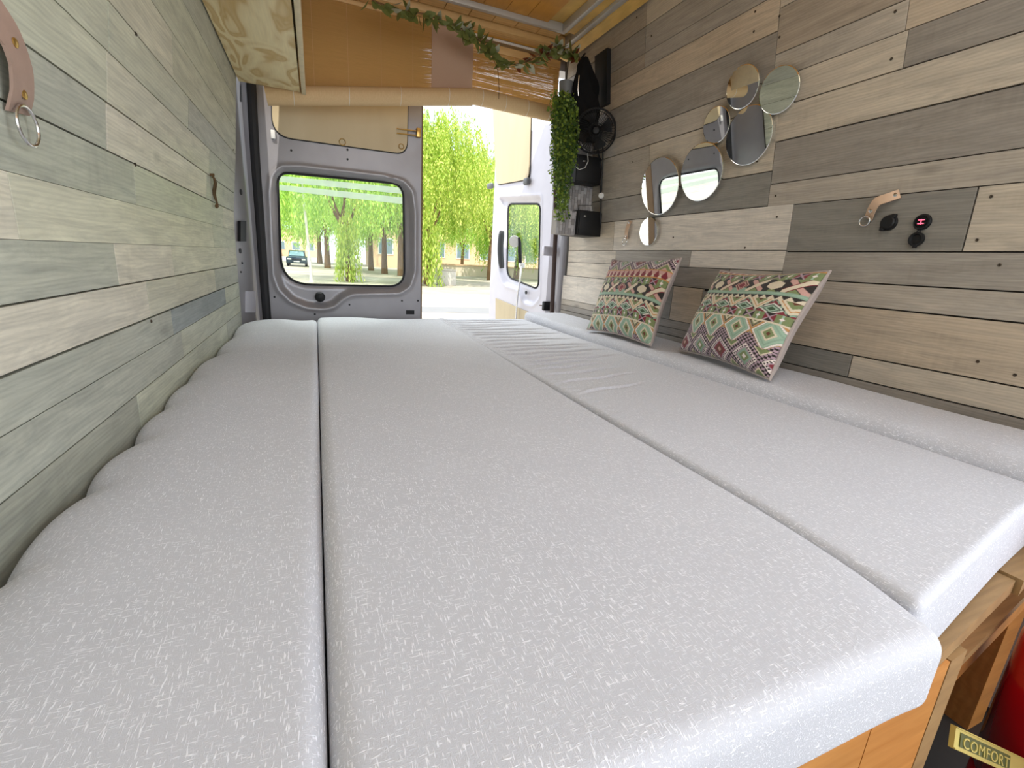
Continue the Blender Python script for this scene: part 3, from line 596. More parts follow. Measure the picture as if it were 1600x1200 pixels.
# ------------------------------------------------------------------ cushions with a woven pattern
def kilim(U, V):
    pal = dict(k=(44, 38, 34), c=(218, 204, 178), g=(124, 136, 90), m=(142, 168, 146), r=(128, 44, 54), p=(202, 158, 146), o=(196, 140, 84), d=(62, 84, 60), w=(235, 222, 214), l=(176, 150, 160), b=(104, 58, 40), s=(158, 184, 160))
    P_ = {k: lin(*v) for k, v in pal.items()}
    out = np.zeros(U.shape+(3,)); out[:] = P_['c']
    def S(mask, k): out[mask] = P_[k]
    def band(a, b): return (V >= a) & (V < b)
    fr = lambda x: x-np.floor(x)
    V = V+0*U
    def squares(a, b, n=13):
        B = band(a, b); u = fr(U*n); h = (V-a)/(b-a); i = np.floor(U*n).astype(int)
        S(B, 'k'); S(B & (i % 2 == 0), 'g'); S(B & (i % 2 == 0) & (np.abs(u-.5) < .08), 's'); S(B & (i % 2 == 0) & (np.abs(u-.5)+np.abs(h-.5) < .2), 'w')
        o_ = (i % 2 == 1); du = np.abs(u-.5); dh = np.abs(h-.5)
        S(B & o_ & (np.abs(du-dh) < .09), 'l'); S(B & o_ & (dh > du+.09) & (i % 4 == 1), 'g'); S(B & o_ & (du > dh+.09) & (i % 4 == 3), 'r')
    def diamonds(a, b, n, off=0.):
        B = band(a, b); u = (fr(U*n+off)-.5)*2; h = ((V-a)/(b-a)-.5)*2; d = np.abs(u)+np.abs(h); i = np.floor(U*n+off).astype(int)
        return B, u, h, d, i
    # 0-.22 : maroon centred diamonds on checked triangles
    for (a, b) in ((-.04, .22), (1.06, 1.34)):
        B, u, h, d, i = diamonds(a, b, 4.2, .1)
        S(B, 'c'); ch = (np.floor(U*58).astype(int)+np.floor(V*54).astype(int)) % 2 == 0; S(B & ch, 'k'); S(B & ~ch, 'l')
        S(B & (d < .88), 'w'); S(B & (d < .80) & ((np.floor((np.abs(u)-np.abs(h))*9).astype(int)) % 2 == 0), 'k'); S(B & (d < .66), 'l'); ev = i % 2 == 0
        S(B & (d < .56) & ev, 'r'); S(B & (d < .56) & ~ev, 'm'); S(B & (d < .36) & ev, 'b'); S(B & (d < .36) & ~ev, 'g'); S(B & (d < .17) & ev, 'p'); S(B & (d < .17) & ~ev, 'w')
        S(B & (d > 1.35), 'g'); S(B & (d > 1.35) & (d < 1.45), 'c'); S(B & (d > 1.75), 'p')
    # .22-.42 : mint diamonds under gold lattice
    B, u, h, d, i = diamonds(.17, .50, 4.2, .6); B = band(.20, .425)
    S(B, 'm'); S(B & (np.abs(d-1.04) < .07), 'o'); S(B & (np.abs(d-.90) < .05), 'w'); S(B & (d < .80), 's'); S(B & (np.abs(d-.62) < .06), 'm'); S(B & (d < .42), 'c'); S(B & (d < .30), 'g'); S(B & (d < .12), 'b')
    S(B & (d > 1.25), 'g'); S(B & (np.abs(d-1.38) < .06), 'c'); S(B & (np.abs(d-1.20) < .04), 'b'); S(B & (d > 1.6), 'b')
    t2 = band(.20, .30) & (d > 1.0); ch = (np.floor(U*60)+np.floor(V*58)).astype(int) % 2 == 0; S(t2 & ch, 'k'); S(t2 & ~ch, 'l')
    S(band(.425, .44), 'c'); squares(.44, .515)
    # .515-.66 chevrons
    a, b = .515, .655; B = band(a, b); u = fr(U*4.6); h = (V-a)/(b-a); tri = np.abs(u-.5)*2; e = h-(.12+.85*(tri)*1.0)   # V-shapes pointing down
    S(B, 'm'); vv = 1-tri; low = h < (.95*(1-vv)); up_ = ~low
    S(B & low, 'm'); dl = (1-tri)*.9-(1-h)          # >0 inside the down-pointing chevron
    S(B & (dl > -.10) & ((np.floor(U*60)).astype(int) % 2 == 0), 'k'); S(B & (dl > 0), 'c'); S(B & (dl > .17), 'o'); S(B & (dl > .24), 'c'); S(B & (dl > .40), 'g'); S(B & (dl > .66), 'b')
    u2 = (fr(U*4.6+.5)-.5)*2; h2 = (h-.28)/.30; d2 = np.abs(u2)*1.6+np.abs(h2); C2 = B & (dl < -.12)
    S(C2, 'm'); S(C2 & (d2 < .95), 'k'); S(C2 & (d2 < .80), 's'); S(C2 & (d2 < .48), 'd'); S(C2 & (d2 > 1.35), 'r'); S(C2 & (np.abs(d2-1.2) < .1), 'w')
    # teeth, mint band
    B = band(.645, .685); h = (V-.645)/.04; S(B, 'k'); S(B & (np.abs(fr(U*17)-.5)*2 > h), 'c'); S(band(.685, .72), 'm'); S(band(.70, .706), 's')
    # hexagons and pink diamonds on dark
    B, u, h, d, i = diamonds(.72, .865, 7.0, .0); hx = np.maximum(np.abs(u)*.9, np.abs(u)*.5+np.abs(h)*.9)
    S(B, 'k'); md = i % 4
    S(B & (np.abs(u)+1.0-np.abs(h) < .55), 'g'); S(B & (h < -.45) & (md == 3), 'm')
    S(B & (md == 1) & (hx < .66), 'c'); S(B & (md == 3) & (d < 1.0), 'p'); S(B & (md == 3) & (np.abs(d-.75) < .1), 'b'); S(B & (md == 3) & (d < .5), 'r')
    S(B & (md % 2 == 0) & (np.abs(u+h) < .35), 'p'); S(B & (md % 2 == 0) & (np.abs(u-h) < .35), 'c'); S(B & (md % 2 == 0) & (d < .42), 'c'); S(B & (md == 2) & (np.abs(np.abs(u-h)-.42) < .07), 'r')
    squares(.865, .945); S(band(.945, .96), 'o')
    B = band(.96, 1.06); h = (V-.96)/.1; S(B, 'p'); S(B & (np.abs(fr(U*13)-.5)*2 < 1-h*1.1), 'r'); S(B & (np.abs(fr(U*13+.5)-.5)*2 < .5-h), 'c'); S(B & (h > .86), 'o')
    return out
t = NT('kilim_weave'); ca = t.n('VertexColor', layer_name='weave'); f = t.noise(900, detail=1)
t.set(Base_Color=t.mix(.35, ca.outputs[0], t.ramp(f, [(.3, .6), (.7, 1.15)]), 'MULTIPLY'), Roughness=.9, Sheen_Weight=.2).bump(f, .4, .001); M_KIL = t.m
M_CBACK = simple('grey_linen', lin(176, 164, 158), .9, 0, .08, 500)
def cushion(label, c, thick, shift, loc, ears=.03):
    root = thing('cushion', loc, label, 'cushion', 'patterned cushions against the right wall')
    BLc, BRc, TRc, TLc = [np.array(p, float) for p in c]
    N = np.cross(BRc-BLc, TLc-BLc); N /= np.linalg.norm(N)
    if N[0] > 0: N = -N
    def grid(n, side):
        u, v = np.meshgrid(np.linspace(0, 1, n), np.linspace(0, 1, n), indexing='ij')
        uu = .5+(u-.5)*(1-.085*np.sin(PI*v)**1.0); vv = .5+(v-.5)*(1-.07*np.sin(PI*u))
        vv = vv-.018*np.sin(PI*u)*(v > .5)*(v-.5)*2
        a, b = uu[..., None], vv[..., None]
        P = BLc*(1-a)*(1-b)+BRc*a*(1-b)+TRc*a*b+TLc*(1-a)*b
        ex = .45 if side > 0 else .24; h = (thick*1.15 if side > 0 else .046)*(np.clip(4*u*(1-u), 0, 1)**ex)*(np.clip(4*v*(1-v), 0, 1)**ex)*(1-.10*np.sin(v*9+u*4)*.4)
        h = h+.003*np.sin(u*23)*np.exp(-v*9)*np.sin(PI*u)
        return P+side*N*h[..., None], u, v
    for side, n, nm, mt in ((1, 260, 'patterned_front', M_KIL), (-1, 40, 'plain_back', M_CBACK)):
        P, u, v = grid(n, side); m = MB(); fs = []
        for i in range(n-1):
            for j in range(n-1):
                k = i*n+j; q = (k, k+n, k+n+1, k+1); fs.append(q if side > 0 else q[::-1])
        m.add(P.reshape(-1, 3).tolist(), fs, True); o = m.build(nm, mt, root)
        if side > 0:
            ca = o.data.color_attributes.new('weave', 'FLOAT_COLOR', 'POINT')
            col = kilim(u*1.0, v*.98+shift+.012*np.sin(u*5)); al = np.concatenate([col.reshape(-1, 3), np.ones((n*n, 1))], 1)
            ca.data.foreach_set('color', al.ravel())
    m = MB(); n = 24; ring = []
    P, u, v = grid(n+1, 0); ring = [P[i, 0] for i in range(n)]+[P[n, i] for i in range(n)]+[P[n-i, n] for i in range(n)]+[P[0, n-i] for i in range(n)]
    m.tube(ring, .0045, 6, closed=True); m.build('seam', M_CBACK, root); return root
cushion('larger patterned green and cream cushion nearer the socket, showing grey linen side', [on(1062, 546, 2, -.258), on(1203, 593, 2, -.256), on(1297, 424, 0, 1.232), on(1126, 424, 0, 1.240)], .062, .0, (1.15, 1.05, -.27))
cushion('smaller patterned cushion in the corner, nearer the rear doors', [on(918, 514, 2, -.258), on(1017, 540, 2, -.258), on(1064, 404, 0, 1.240), on(957, 406, 0, 1.245)], .052, .27, (1.12, 1.56, -.27))

# ------------------------------------------------------------------ round mirrors
def wallP(x, y, fx=xr):
    X = fx(.2)
    for _ in range(14): P = on(x, y, 0, X); X = fx(P[2])
    return P
for (x, y, r, lab) in ((1165, 137, .061, 'round wall mirror, upper left one of the top pair'), (1222, 142, .062, 'round wall mirror farthest up and right of the cluster'),
                       (1124, 196, .057, 'small round mirror above the big mirror that shows the rear window'), (1175, 213, .086, 'large dark-looking round mirror just below the top pair'),
                       (1101, 270, .097, 'large round mirror in the middle of the cluster, bright with window light'), (1036, 292, .108, 'biggest bright round mirror, left one above the smallest mirror'),
                       (1017, 362, .057, 'smallest round mirror, lowest of the cluster beside the leather loop')):
    P = wallP(x, y)-np.array([.004+r*.10, 0, 0]); z = P[2]; nrm = Vector((-1, -.05 if x < 1200 else -.12, 1.35*(xr(z+.06)-xr(z-.06))/.12)).normalized()
    m = MB().lathe([(r, -.008), (r, .0045), (r-.002, .0055), (.0005, .0055)], P, nrm, 56); o = m.build('round_mirror', M_MIR, loc=P, auto=12)
    tag(o, lab, 'mirror', 'round mirrors on the planked right wall')
# ------------------------------------------------------------------ leather loops with rings
def ribbon(pts, wv, th, nv):                  # strap: centre points, half-width vectors, thickness along nv
    m = MB(); vs = []; fs = []; nv = np.array(nv, float)
    for p, w_ in zip(pts, wv):
        p = np.array(p, float); w_ = np.array(w_, float)
        vs += [p-w_, p+w_, p+w_+nv*th, p-w_+nv*th]
    n = len(pts)
    for i in range(n-1):
        for k in range(4): fs.append((4*i+k, 4*i+(k+1) % 4, 4*i+4+(k+1) % 4, 4*i+4+k))
    fs += [(3, 2, 1, 0), (4*n-4, 4*n-3, 4*n-2, 4*n-1)]; m.add(vs, fs, True); return m
def loop(lab, fx, sgn, cpx, hw, ringc, rr, rivets, mat, bulge):
    P = [wallP(x, y, fx) for x, y in cpx]; n = len(P); nv = np.array([-sgn, 0, 0.])
    # densify
    Q = []
    for i in range(n-1):
        for k in range(6): Q.append(P[i]*(1-k/6)+P[i+1]*k/6)
    Q.append(P[-1]); L = len(Q)
    Q = [q+nv*(.002+bulge*math.sin(PI*i/(L-1))) for i, q in enumerate(Q)]
    W = []
    for i in range(L):
        t_ = Q[min(i+1, L-1)]-Q[max(i-1, 0)]; t_[0] = 0; t_ /= np.linalg.norm(t_); W.append(np.cross(t_, nv)*hw)
    root = thing('leather_loop', P[0], lab, 'strap', 'leather loops with metal rings')
    ribbon(Q, W, .003, nv).build('strap', mat, root)
    c = wallP(*ringc, fx)+nv*.012
    MB().tube([c+np.array([0, rr*math.cos(k*PI/12), rr*.95*math.sin(k*PI/12)]) for k in range(24)], .0018, 8, closed=True).build('ring', M_STEEL, root)
    for (x, y) in rivets:
        q = wallP(x, y, fx); i = min(range(L), key=lambda k: np.linalg.norm((Q[k]-q)[1:])); c = Q[i]+nv*.003
        MB().lathe([(.0048, 0), (.0048, .0012), (.003, .002), (.001, .002)], c, nv, 12).build('rivet', M_STEEL if sgn > 0 else M_BRASS, root)
loop('tan leather loop with ring, arching above the black round socket', xr, 1, [(1407, 303), (1393, 310), (1378, 316), (1368, 328), (1358, 342)], .011, (1356, 346), .0125, [(1402, 308), (1364, 329)], M_LEATH, .016)
loop('small tan leather loop with ring beside the lowest mirror', xr, 1, [(986, 345), (984, 355), (982, 365), (980, 373)], .011, (979, 378), .016, [(986, 348), (981, 369)], M_LEATH, .01)
loop('pinkish leather loop with ring on the left wall at the picture edge', xl, -1, [(-22, 10), (-2, 55), (10, 100), (17, 145), (21, 176)], .022, (21, 194), .021, [(24, 145), (-3, 62)], M_LEATH2, .008)
# knotted cord on the left wall
cl = thing('cord_loop', wallP(329, 273, xl), 'short knotted brown cord hanging from a peg on the left wall', 'cord')
for (dx, ph) in ((0, 0), (3, 1)):
    pts = [wallP(328+dx*math.sin(k/7*PI)+k*.9, 273+k*6.2, xl)+np.array([.006+.004*math.sin(k), 0, 0]) for k in range(9)]
    MB().tube(pts, .0028, 6).build('strand', M_CORD, cl)
P = wallP(334, 322, xl); MB().lathe([(.003, -.006), (.006, 0), (.003, .006)], P+np.array([.008, 0, 0]), (0, 0, 1), 8).build('knot', M_CORD, cl)
P = wallP(328, 273, xl); MB().tube([P+np.array([-.002, 0, 0]), P+np.array([.012, 0, .001])], .004, 8).build('peg', M_CORD, cl)
# sockets
def sock(lab, x, y, r):
    P = wallP(x, y); root = thing('power_socket', P, lab, 'socket', 'round power sockets in the right wall')
    MB().lathe([(r, -.001), (r, .003), (r*.9, .006), (r*.75, .0065), (r*.72, .003)], P, (-1, 0, 0), 28).build('bezel', M_BLACK, root); return root, P
s1, P = sock('black round socket with closed cap below the leather loop', 1390, 348, .019)
MB().lathe([(.016, .004), (.0165, .010), (.014, .013), (.004, .0135)], P, (-1, 0, 0), 24).build('cap', M_BLACK, s1)
for a in (2.2, -1.0): MB().bevbox((P[0]-.012, P[1]+.018*math.cos(a)-.005, P[2]+.018*math.sin(a)-.005), (P[0]-.001, P[1]+.018*math.cos(a)+.005, P[2]+.018*math.sin(a)+.005), .002).build('cap_tab', M_BLACK, s1)
s2, P = sock('black round charger socket with red glowing marks and open cap hanging below', 1442, 347, .0185)
for dz in (-.0042, .0042):
    MB().bevbox((P[0]-.0075, P[1]-.009, P[2]+dz-.0028), (P[0]-.0045, P[1]+.009, P[2]+dz+.0028), .0008).build('port', M_BLACK, s2)
    MB().box((P[0]-.0082, P[1]-.0065, P[2]+dz-.0008), (P[0]-.0074, P[1]+.0065, P[2]+dz+.0012)).build('indicator', M_LED, s2)
MB().box((P[0]-.0082, P[1]-.001, P[2]-.006), (P[0]-.0074, P[1]+.001, P[2]+.006)).build('indicator', M_LED, s2)
Q = wallP(1434, 374); MB().lathe([(.016, .002), (.0165, .008), (.012, .009), (.010, .005)], Q, (-1, 0, 0), 24).build('cap', M_BLACK, s2)
for d_ in (-.003, .003): MB().tube([P+np.array([-.004, d_, -.017]), Q+np.array([-.006, d_, .015])], .0016, 6).build('hinge_strap', M_BLACK, s2)
MB().bevbox((Q[0]-.008, Q[1]-.004, Q[2]-.020), (Q[0]-.002, Q[1]+.004, Q[2]-.014), .001).build('cap_tab', M_BLACK, s2)

# ------------------------------------------------------------------ overhead cabinet
OC = thing('overhead_cabinet', (-.15, 1.2, .61), 'pale figured plywood overhead cabinet above the left wall', 'cabinet')
MB().hexa([(-.243, -.6, .618), (-.028, -.6, .618), (-.028, 2.285, .618), (-.243, 2.285, .618), (-.243, -.6, .63), (-.028, -.6, .63), (-.028, 2.285, .63), (-.243, 2.285, .63)]).build('bottom_panel', M_PLY, OC)
MB().hexa([(-.243, 2.273, .6305), (-.028, 2.273, .6305), (-.028, 2.285, .6305), (-.243, 2.285, .6305), (-.185, 2.273, 1.06), (-.028, 2.273, 1.06), (-.028, 2.285, 1.06), (-.185, 2.285, 1.06)]).build('end_panel', M_PLY, OC)
M_EDGE = simple('pale_ply_edge', lin(212, 198, 166), .7, 0, .15, 40)
for (a, b) in ((-.6, .30), (.303, 1.295), (1.298, 2.29)): MB().bevbox((-.022, a, .612), (-.006, b, 1.05), .0015).build('door', M_EDGE, OC)

# ------------------------------------------------------------------ bamboo blinds
def blind(lab, xa, xb, y, ztop, zl, zr_, xg=None, n=88, seed=1, bow=.0, rx=None, leak=0.):
    R = random.Random(seed); root = thing('bamboo_blind', ((xa+xb)/2, y, min(zl, zr_)), lab, 'blind', 'rolled bamboo blinds at the rear opening')
    m = MB(); prev = 0
    for i in range(n):
        tt = (i+.5)/n; za = ztop+(zl-ztop)*tt; zb = ztop+(zr_-ztop)*tt; ha = abs(ztop-zl)/n*.5; hb = abs(ztop-zr_)/n*.5
        f = 1.04 if not leak else (R.uniform(.86, 1.) if R.random() > leak else R.uniform(.74, .9))
        segs = 16 if leak else 8; jit = [R.uniform(-.16, .07) if leak else 0 for _ in range(17)]; xs = np.linspace(xa, xb, segs+1); yo = R.uniform(-.0006, .0006)
        ang = R.uniform(-.0006, .0006)
        vs = []
        for x in xs:
            q = (x-xa)/(xb-xa); z = za+(zb-za)*q+ang*(q-.5); h = (ha+(hb-ha)*q)*(f+jit[len(vs)//4]-(.25*np.clip((x-.455)/.03, 0, 1) if not leak else 0)); vs += [(x, y-.001+yo, z-h), (x, y+.001+yo, z-h), (x, y+.001+yo, z+h), (x, y-.001+yo, z+h)]
        fs = [(4*k+j, 4*k+(j+1) % 4, 4*k+4+(j+1) % 4, 4*k+4+j) for k in range(segs) for j in range(4)]+[(3, 2, 1, 0), (4*segs, 4*segs+1, 4*segs+2, 4*segs+3)]
        m.add(vs, fs)
    o = m.build('slats', M_BAM, root); o['kind'] = 'stuff'
    k = 5
    for i in range(k):
        q = (i+.35)/k; x = xa+(xb-xa)*q; zb = zl+(zr_-zl)*q
        MB().tube([(x, y-.003, ztop), (x, y-.003, zb)], .0009, 5).build('cord', M_ROLL, root)
    rr = .036
    pts = [(xa+(xb-xa)*q, y-.02, zl+(zr_-zl)*q-.03) for q in np.linspace(0, 1 if rx is None else (rx-xa)/(xb-xa), 8)]
    m = MB()
    m.tube(pts, rr, 18); rl = m.build('bottom_roll', M_ROLL, root)
    for q in (.12, .37, .62, .87):
        p = Vector(pts[0]).lerp(Vector(pts[-1]), q); d_ = (Vector(pts[-1])-Vector(pts[0])).normalized()
        MB().tube([p+Vector((0, (rr+.0006)*math.cos(a), (rr+.0006)*math.sin(a))) for a in np.linspace(0, 2*PI, 18, endpoint=False)], .0009, 5, closed=True).build('tie', M_WHITE, rl)
    MB().bevbox((xa, y-.008, ztop-.005), (xb, y+.014, ztop+.028), .002).build('head_rail', M_PINEX, root)
    return root
B1 = blind('left bamboo blind, its bottom roll sloping across the shut grey door', -.155, .525, 2.345, .995, .625, .735, seed=3, n=92, rx=.705)
B2 = blind('right bamboo blind glowing with daylight, nearer the hanging plant', .712, 1.185, 2.392, .965, .785, .775, seed=5, n=46, leak=.45)
MB().box((.520, 2.338, .745), (.712, 2.341, .995)).build('lining', M_LILAC, B1)
P1, P2 = on(743, 52, 1, 2.37), on(850, 80, 1, 2.37)
MB().hexa([tuple(P1+np.array([0, 0, -.008])), tuple(P2+np.array([0, 0, -.008])), tuple(P2+np.array([0, .008, -.008])), tuple(P1+np.array([0, .008, -.008])), tuple(P1), tuple(P2), tuple(P2+np.array([0, .008, 0])), tuple(P1+np.array([0, .008, 0]))]).build('rail_highlight', M_WHITE, B2)  # white strip painting the highlight along the wooden head rail

# ------------------------------------------------------------------ vine garland
def leaf_mesh(L, W, curl=.15):
    prof = [(0, 0), (.12, .5), (.35, 1), (.6, .85), (.85, .4), (1, 0)]; vs = []; fs = []
    for t_, w_ in prof: vs += [(-W/2*w_, t_*L, curl*L*(t_-.5)**2-.12*W*w_), (0, t_*L, curl*L*(t_-.5)**2), (W/2*w_, t_*L, curl*L*(t_-.5)**2-.12*W*w_)]
    for i in range(5): fs += [(3*i, 3*i+1, 3*i+4, 3*i+3), (3*i+1, 3*i+2, 3*i+5, 3*i+4)]
    me = bpy.data.meshes.new('leaf'); me.from_pydata(vs, [], fs); me.polygons.foreach_set('use_smooth', [True]*len(fs)); return me
V = thing('vine_garland', on(740, 60, 1, 2.2), 'artificial leafy vine garland draped along the ceiling edge', 'vine')
vp = [on(x, y, 1, yy) for x, y, yy in ((560, -12, 2.13), (590, 4, 2.14), (625, 16, 2.15), (665, 22, 2.15), (700, 36, 2.16), (730, 48, 2.17), (752, 66, 2.18), (770, 82, 2.20), (787, 96, 2.21), (806, 101, 2.21), (828, 95, 2.2), (848, 80, 2.19), (870, 74, 2.17), (892, 80, 2.15), (905, 92, 2.12))]
MB().tube(vp, .003, 6).build('stem', M_BARK, V)
vp2 = [on(x, y, 1, 2.2) for x, y in ((765, 78), (778, 110), (780, 140), (779, 155))]
MB().tube(vp2, .0015, 5).build('stem', M_CORD, V)
lm = [leaf_mesh(.052, .028), leaf_mesh(.042, .028), leaf_mesh(.060, .026)]
for a in lm: a.materials.append(M_VINE)
lr = leaf_mesh(.045, .018); lr.materials.append(M_VINER); lp = leaf_mesh(.05, .026); lp.materials.append(simple('pale_dusty_leaf', lin(168, 166, 142), .6))
def put_leaf(me, p, root, dirv, R):
    o = bpy.data.objects.new('leaf', me); COL.objects.link(o); o.parent = root
    q = Vector(dirv).normalized().to_track_quat('Y', 'Z'); o.rotation_euler = (q.to_matrix() @ Matrix.Rotation(R.uniform(-1.2, 1.2), 3, 'Y')).to_euler(); o.location = Vector(p)-wloc(root); return o
R = random.Random(11)
for i in range(185):
    s_ = R.random()**.85*(len(vp)-1.01) if i % 3 else (R.uniform(1.5, 7.) if i % 2 else R.uniform(11, 13.9)); k = int(s_); p = vp[k]*(1-(s_-k))+vp[k+1]*(s_-k)
    me = lr if (s_ > 6.5 and R.random() < .25) else (lp if R.random() < .12 else R.choice(lm))
    a = R.uniform(0, 2*PI); put_leaf(me, p+np.array([0, 0, R.uniform(-.012, .006)]), V, (math.cos(a)*.9, -.3+R.uniform(-.5, .4), math.sin(a)*.7-.45), R)
# ------------------------------------------------------------------ hanging plant with small leaves
IV = thing('trailing_plant', on(878, 350, 1, 2.10), 'trailing green artificial plant hanging in the rear right corner', 'plant')
R = random.Random(4); m = MB(); st = MB()
for i in range(120):
    dark = i > 96
    x = R.gauss(877, 9) if not dark else R.uniform(888, 903); x = min(max(x, 861), 905); y0 = R.uniform(138, 175); y1 = (R.uniform(230, 350) if x < 888 else R.uniform(230, 315)) if not dark else R.uniform(215, 270)
    yy = 2.08+R.uniform(-.05, .04); pts = []
    for k in range(12):
        q = k/11; P = on(x+(R.uniform(-3, 3)), y0+(y1-y0)*q, 1, yy); P = P+np.array([0, 0, 0]); pts.append(P)
    st.tube(pts, .0009, 4)
    L = np.linalg.norm(pts[-1]-pts[0]); nl = int(L/.0115)
    for k in range(nl):
        q = k/nl*11; a = int(q); P = pts[a]*(1-q+a)+pts[min(a+1, 11)]*(q-a); an = R.uniform(0, 2*PI); d = Vector((math.cos(an), math.sin(an)*.7, -.5)).normalized(); sd = d.cross(Vector((R.uniform(-1, 1), R.uniform(-1, 1), .3))).normalized(); s_ = R.uniform(.012, .019)
        b = Vector(P); m.add([b, b+d*s_*.5+sd*s_*.4, b+d*s_, b+d*s_*.5-sd*s_*.4], [(0, 1, 2, 3)])
o = st.build('stems', simple('green_stem', lin(70, 96, 40), .7), IV); o['kind'] = 'stuff'
o = m.build('foliage', M_IVY, IV); o['kind'] = 'stuff'
P = on(884, 140, 1, 2.1); MB().lathe([(.022, -.035), (.028, -.03), (.032, .02), (.033, .03)], P, (0, 0, 1), 18).build('hanging_pot', M_GREYP, IV)
MB().tube([P+np.array([0, 0, .03]), P+np.array([.03, .05, .16])], .002, 6).build('hanger', M_BLACK, IV)

# ------------------------------------------------------------------ tiled boxes, black boxes, fan, bag, cable
t = NT('mosaic_tile'); oi = t.n('NewGeometry'); t.set(Base_Color=t.mix(oi.outputs['Random Per Island'], lin(136, 132, 132), lin(196, 192, 192)), Roughness=.25); M_TILE = t.m
def tiles(root, x0, x1, y, z0, z1, tw=.0165, th=.030):
    m = MB(); i = 0; x = x0
    while x < x1-.004:
        z = z0-(th/2 if i % 2 else 0)
        while z < z1-.003:
            a, b = max(z, z0), min(z+th, z1)
            if b-a > .004: m.box((x+.0008, y-.004, a+.0008), (min(x+tw, x1)-.0008, y, b-.0008))
            z += th
        x += tw; i += 1
    o = m.build('mosaic_tiles', M_TILE, root); o['kind'] = 'stuff'; return o
YB = 2.12
M_GROUT = simple('pale_grout', lin(170, 164, 158), .9)
TB = thing('tiled_box', (1.13, YB+.07, .148), 'low box faced with grey mosaic tiles at the bottom of the corner unit', 'box')
MB().box((1.092, YB, .148), (1.198, YB+.05, .262)).build('case', M_GROUT, TB); tiles(TB, 1.092, 1.198, YB, .150, .262)
SP = thing('splashback', (1.24, 2.2, .262), 'upright panel of grey mosaic tiles behind the fan', 'panel')
MB().box((1.135, 2.185, .262), (1.318, 2.20, .66)).build('board', M_GROUT, SP); tiles(SP, 1.135, 1.318, 2.185, .264, .655)
def bbox_(lab, x0, x1, y0, y1, z0, z1):
    root = thing('black_box', ((x0+x1)/2, (y0+y1)/2, z0), lab, 'box', 'black storage boxes of the corner unit')
    MB().bevbox((x0, y0+.006, z0), (x1, y1, z1), .002).build('case', M_BLACK, root); MB().bevbox((x0+.004, y0, z0+.006), (x1-.004, y0+.006, z1-.006), .0015).build('front', M_BLACK, root)
    MB().bevbox(((x0+x1)/2-.04, y0-.0006, z1-.03), ((x0+x1)/2-.028, y0+.001, z1-.024), .0003).build('badge', M_STEEL, root); return root
k1 = bbox_('lower black storage box beside the tiled box', 1.20, 1.334, YB-.03, YB+.15, .150, .268)
k2 = bbox_('upper black storage box under the fan', 1.168, 1.312, 2.10, 2.184, .392, .515)
fr = [on(x, y, 1, 2.13) for x, y in ((903.5, 328), (903.5, 321), (925, 321), (925, 328))]
MB().tube(fr, .0016, 6).build('wire_handle', M_BLACK, k1)
JR = thing('glass_jar', on(883, 330, 1, 2.15), 'tall clear greenish glass jar on the tiled box behind the plant', 'jar')
P = on(883, 330, 1, 2.16); MB().lathe([(.018, 0), (.018, .11), (.016, .112), (.016, .004)], P+np.array([0, 0, .002]), (0, 0, 1), 20).build('glass', M_CLEAR, JR)
MB().lathe([(.013, 0), (.013, .05), (.01, .08)], P+np.array([0, 0, .006]), (0, 0, 1), 12).build('contents', simple('dry_herbs', lin(130, 135, 60), .9, 0, .4, 90), JR)
# fan
FC = on(930, 205, 1, 2.02); ax = Vector((-.45, -1, -.1)).normalized(); q = Vector((0, 0, 1)).rotation_difference(ax)
FN = thing('wall_fan', FC, 'small black round wall fan with wire cage in the corner', 'fan')
def fpt(r, a, h): return Vector(FC)+q @ Vector((r*math.cos(a), r*math.sin(a), h))
Rf = .093
for (r, h, rr) in ((Rf, 0, .004), (Rf*.92, .018, .0016), (Rf*.92, -.02, .0016), (.03, .026, .0016)):
    MB().tube([fpt(r, 2*PI*k/40, h) for k in range(40)], rr, 6, closed=True).build('cage_ring', M_BLACK, FN)
m = MB()
for k in range(48):
    a = 2*PI*k/48; m.tube([fpt(.02, a, .028), fpt(Rf*.5, a+.12, .026), fpt(Rf*.92, a+.25, .018), fpt(Rf, a+.28, 0)], .0008, 4)
    m.tube([fpt(.03, a, -.034), fpt(Rf*.6, a-.12, -.03), fpt(Rf*.92, a-.2, -.02), fpt(Rf, a-.22, 0)], .0008, 4)
o = m.build('cage_wires', M_BLACK, FN); o['kind'] = 'stuff'
for k in range(4):
    a0 = k*PI/2; m = MB(); vs = []; fs = []
    for i in range(6):
        r = .014+i*.0125
        for j in range(5): a = a0+(j-2)*.20*(.6+.09*i); vs.append(fpt(r, a, .006*(j-2)*.8-.002))
    for i in range(5):
        for j in range(4): fs.append((i*5+j, i*5+j+1, i*5+5+j+1, i*5+5+j))
    m.add(vs, fs, True); m.build('blade', M_BLACK, FN)
MB().lathe([(.018, .0), (.020, .015), (.014, .028), (.004, .031)], FC, ax, 20).build('hub', M_BLACK, FN)
MB().lathe([(.030, -.075), (.036, -.06), (.036, -.035), (.026, -.028)], FC, ax, 20).build('motor_housing', M_BLACK, FN)
e = Vector(FC)-ax*.05; MB().tube([e, e+Vector((.03, .03, .03)), Vector((xr(.70)-.012, e.y+.06, e.z+.06))], .009, 8).build('bracket', M_BLACK, FN)
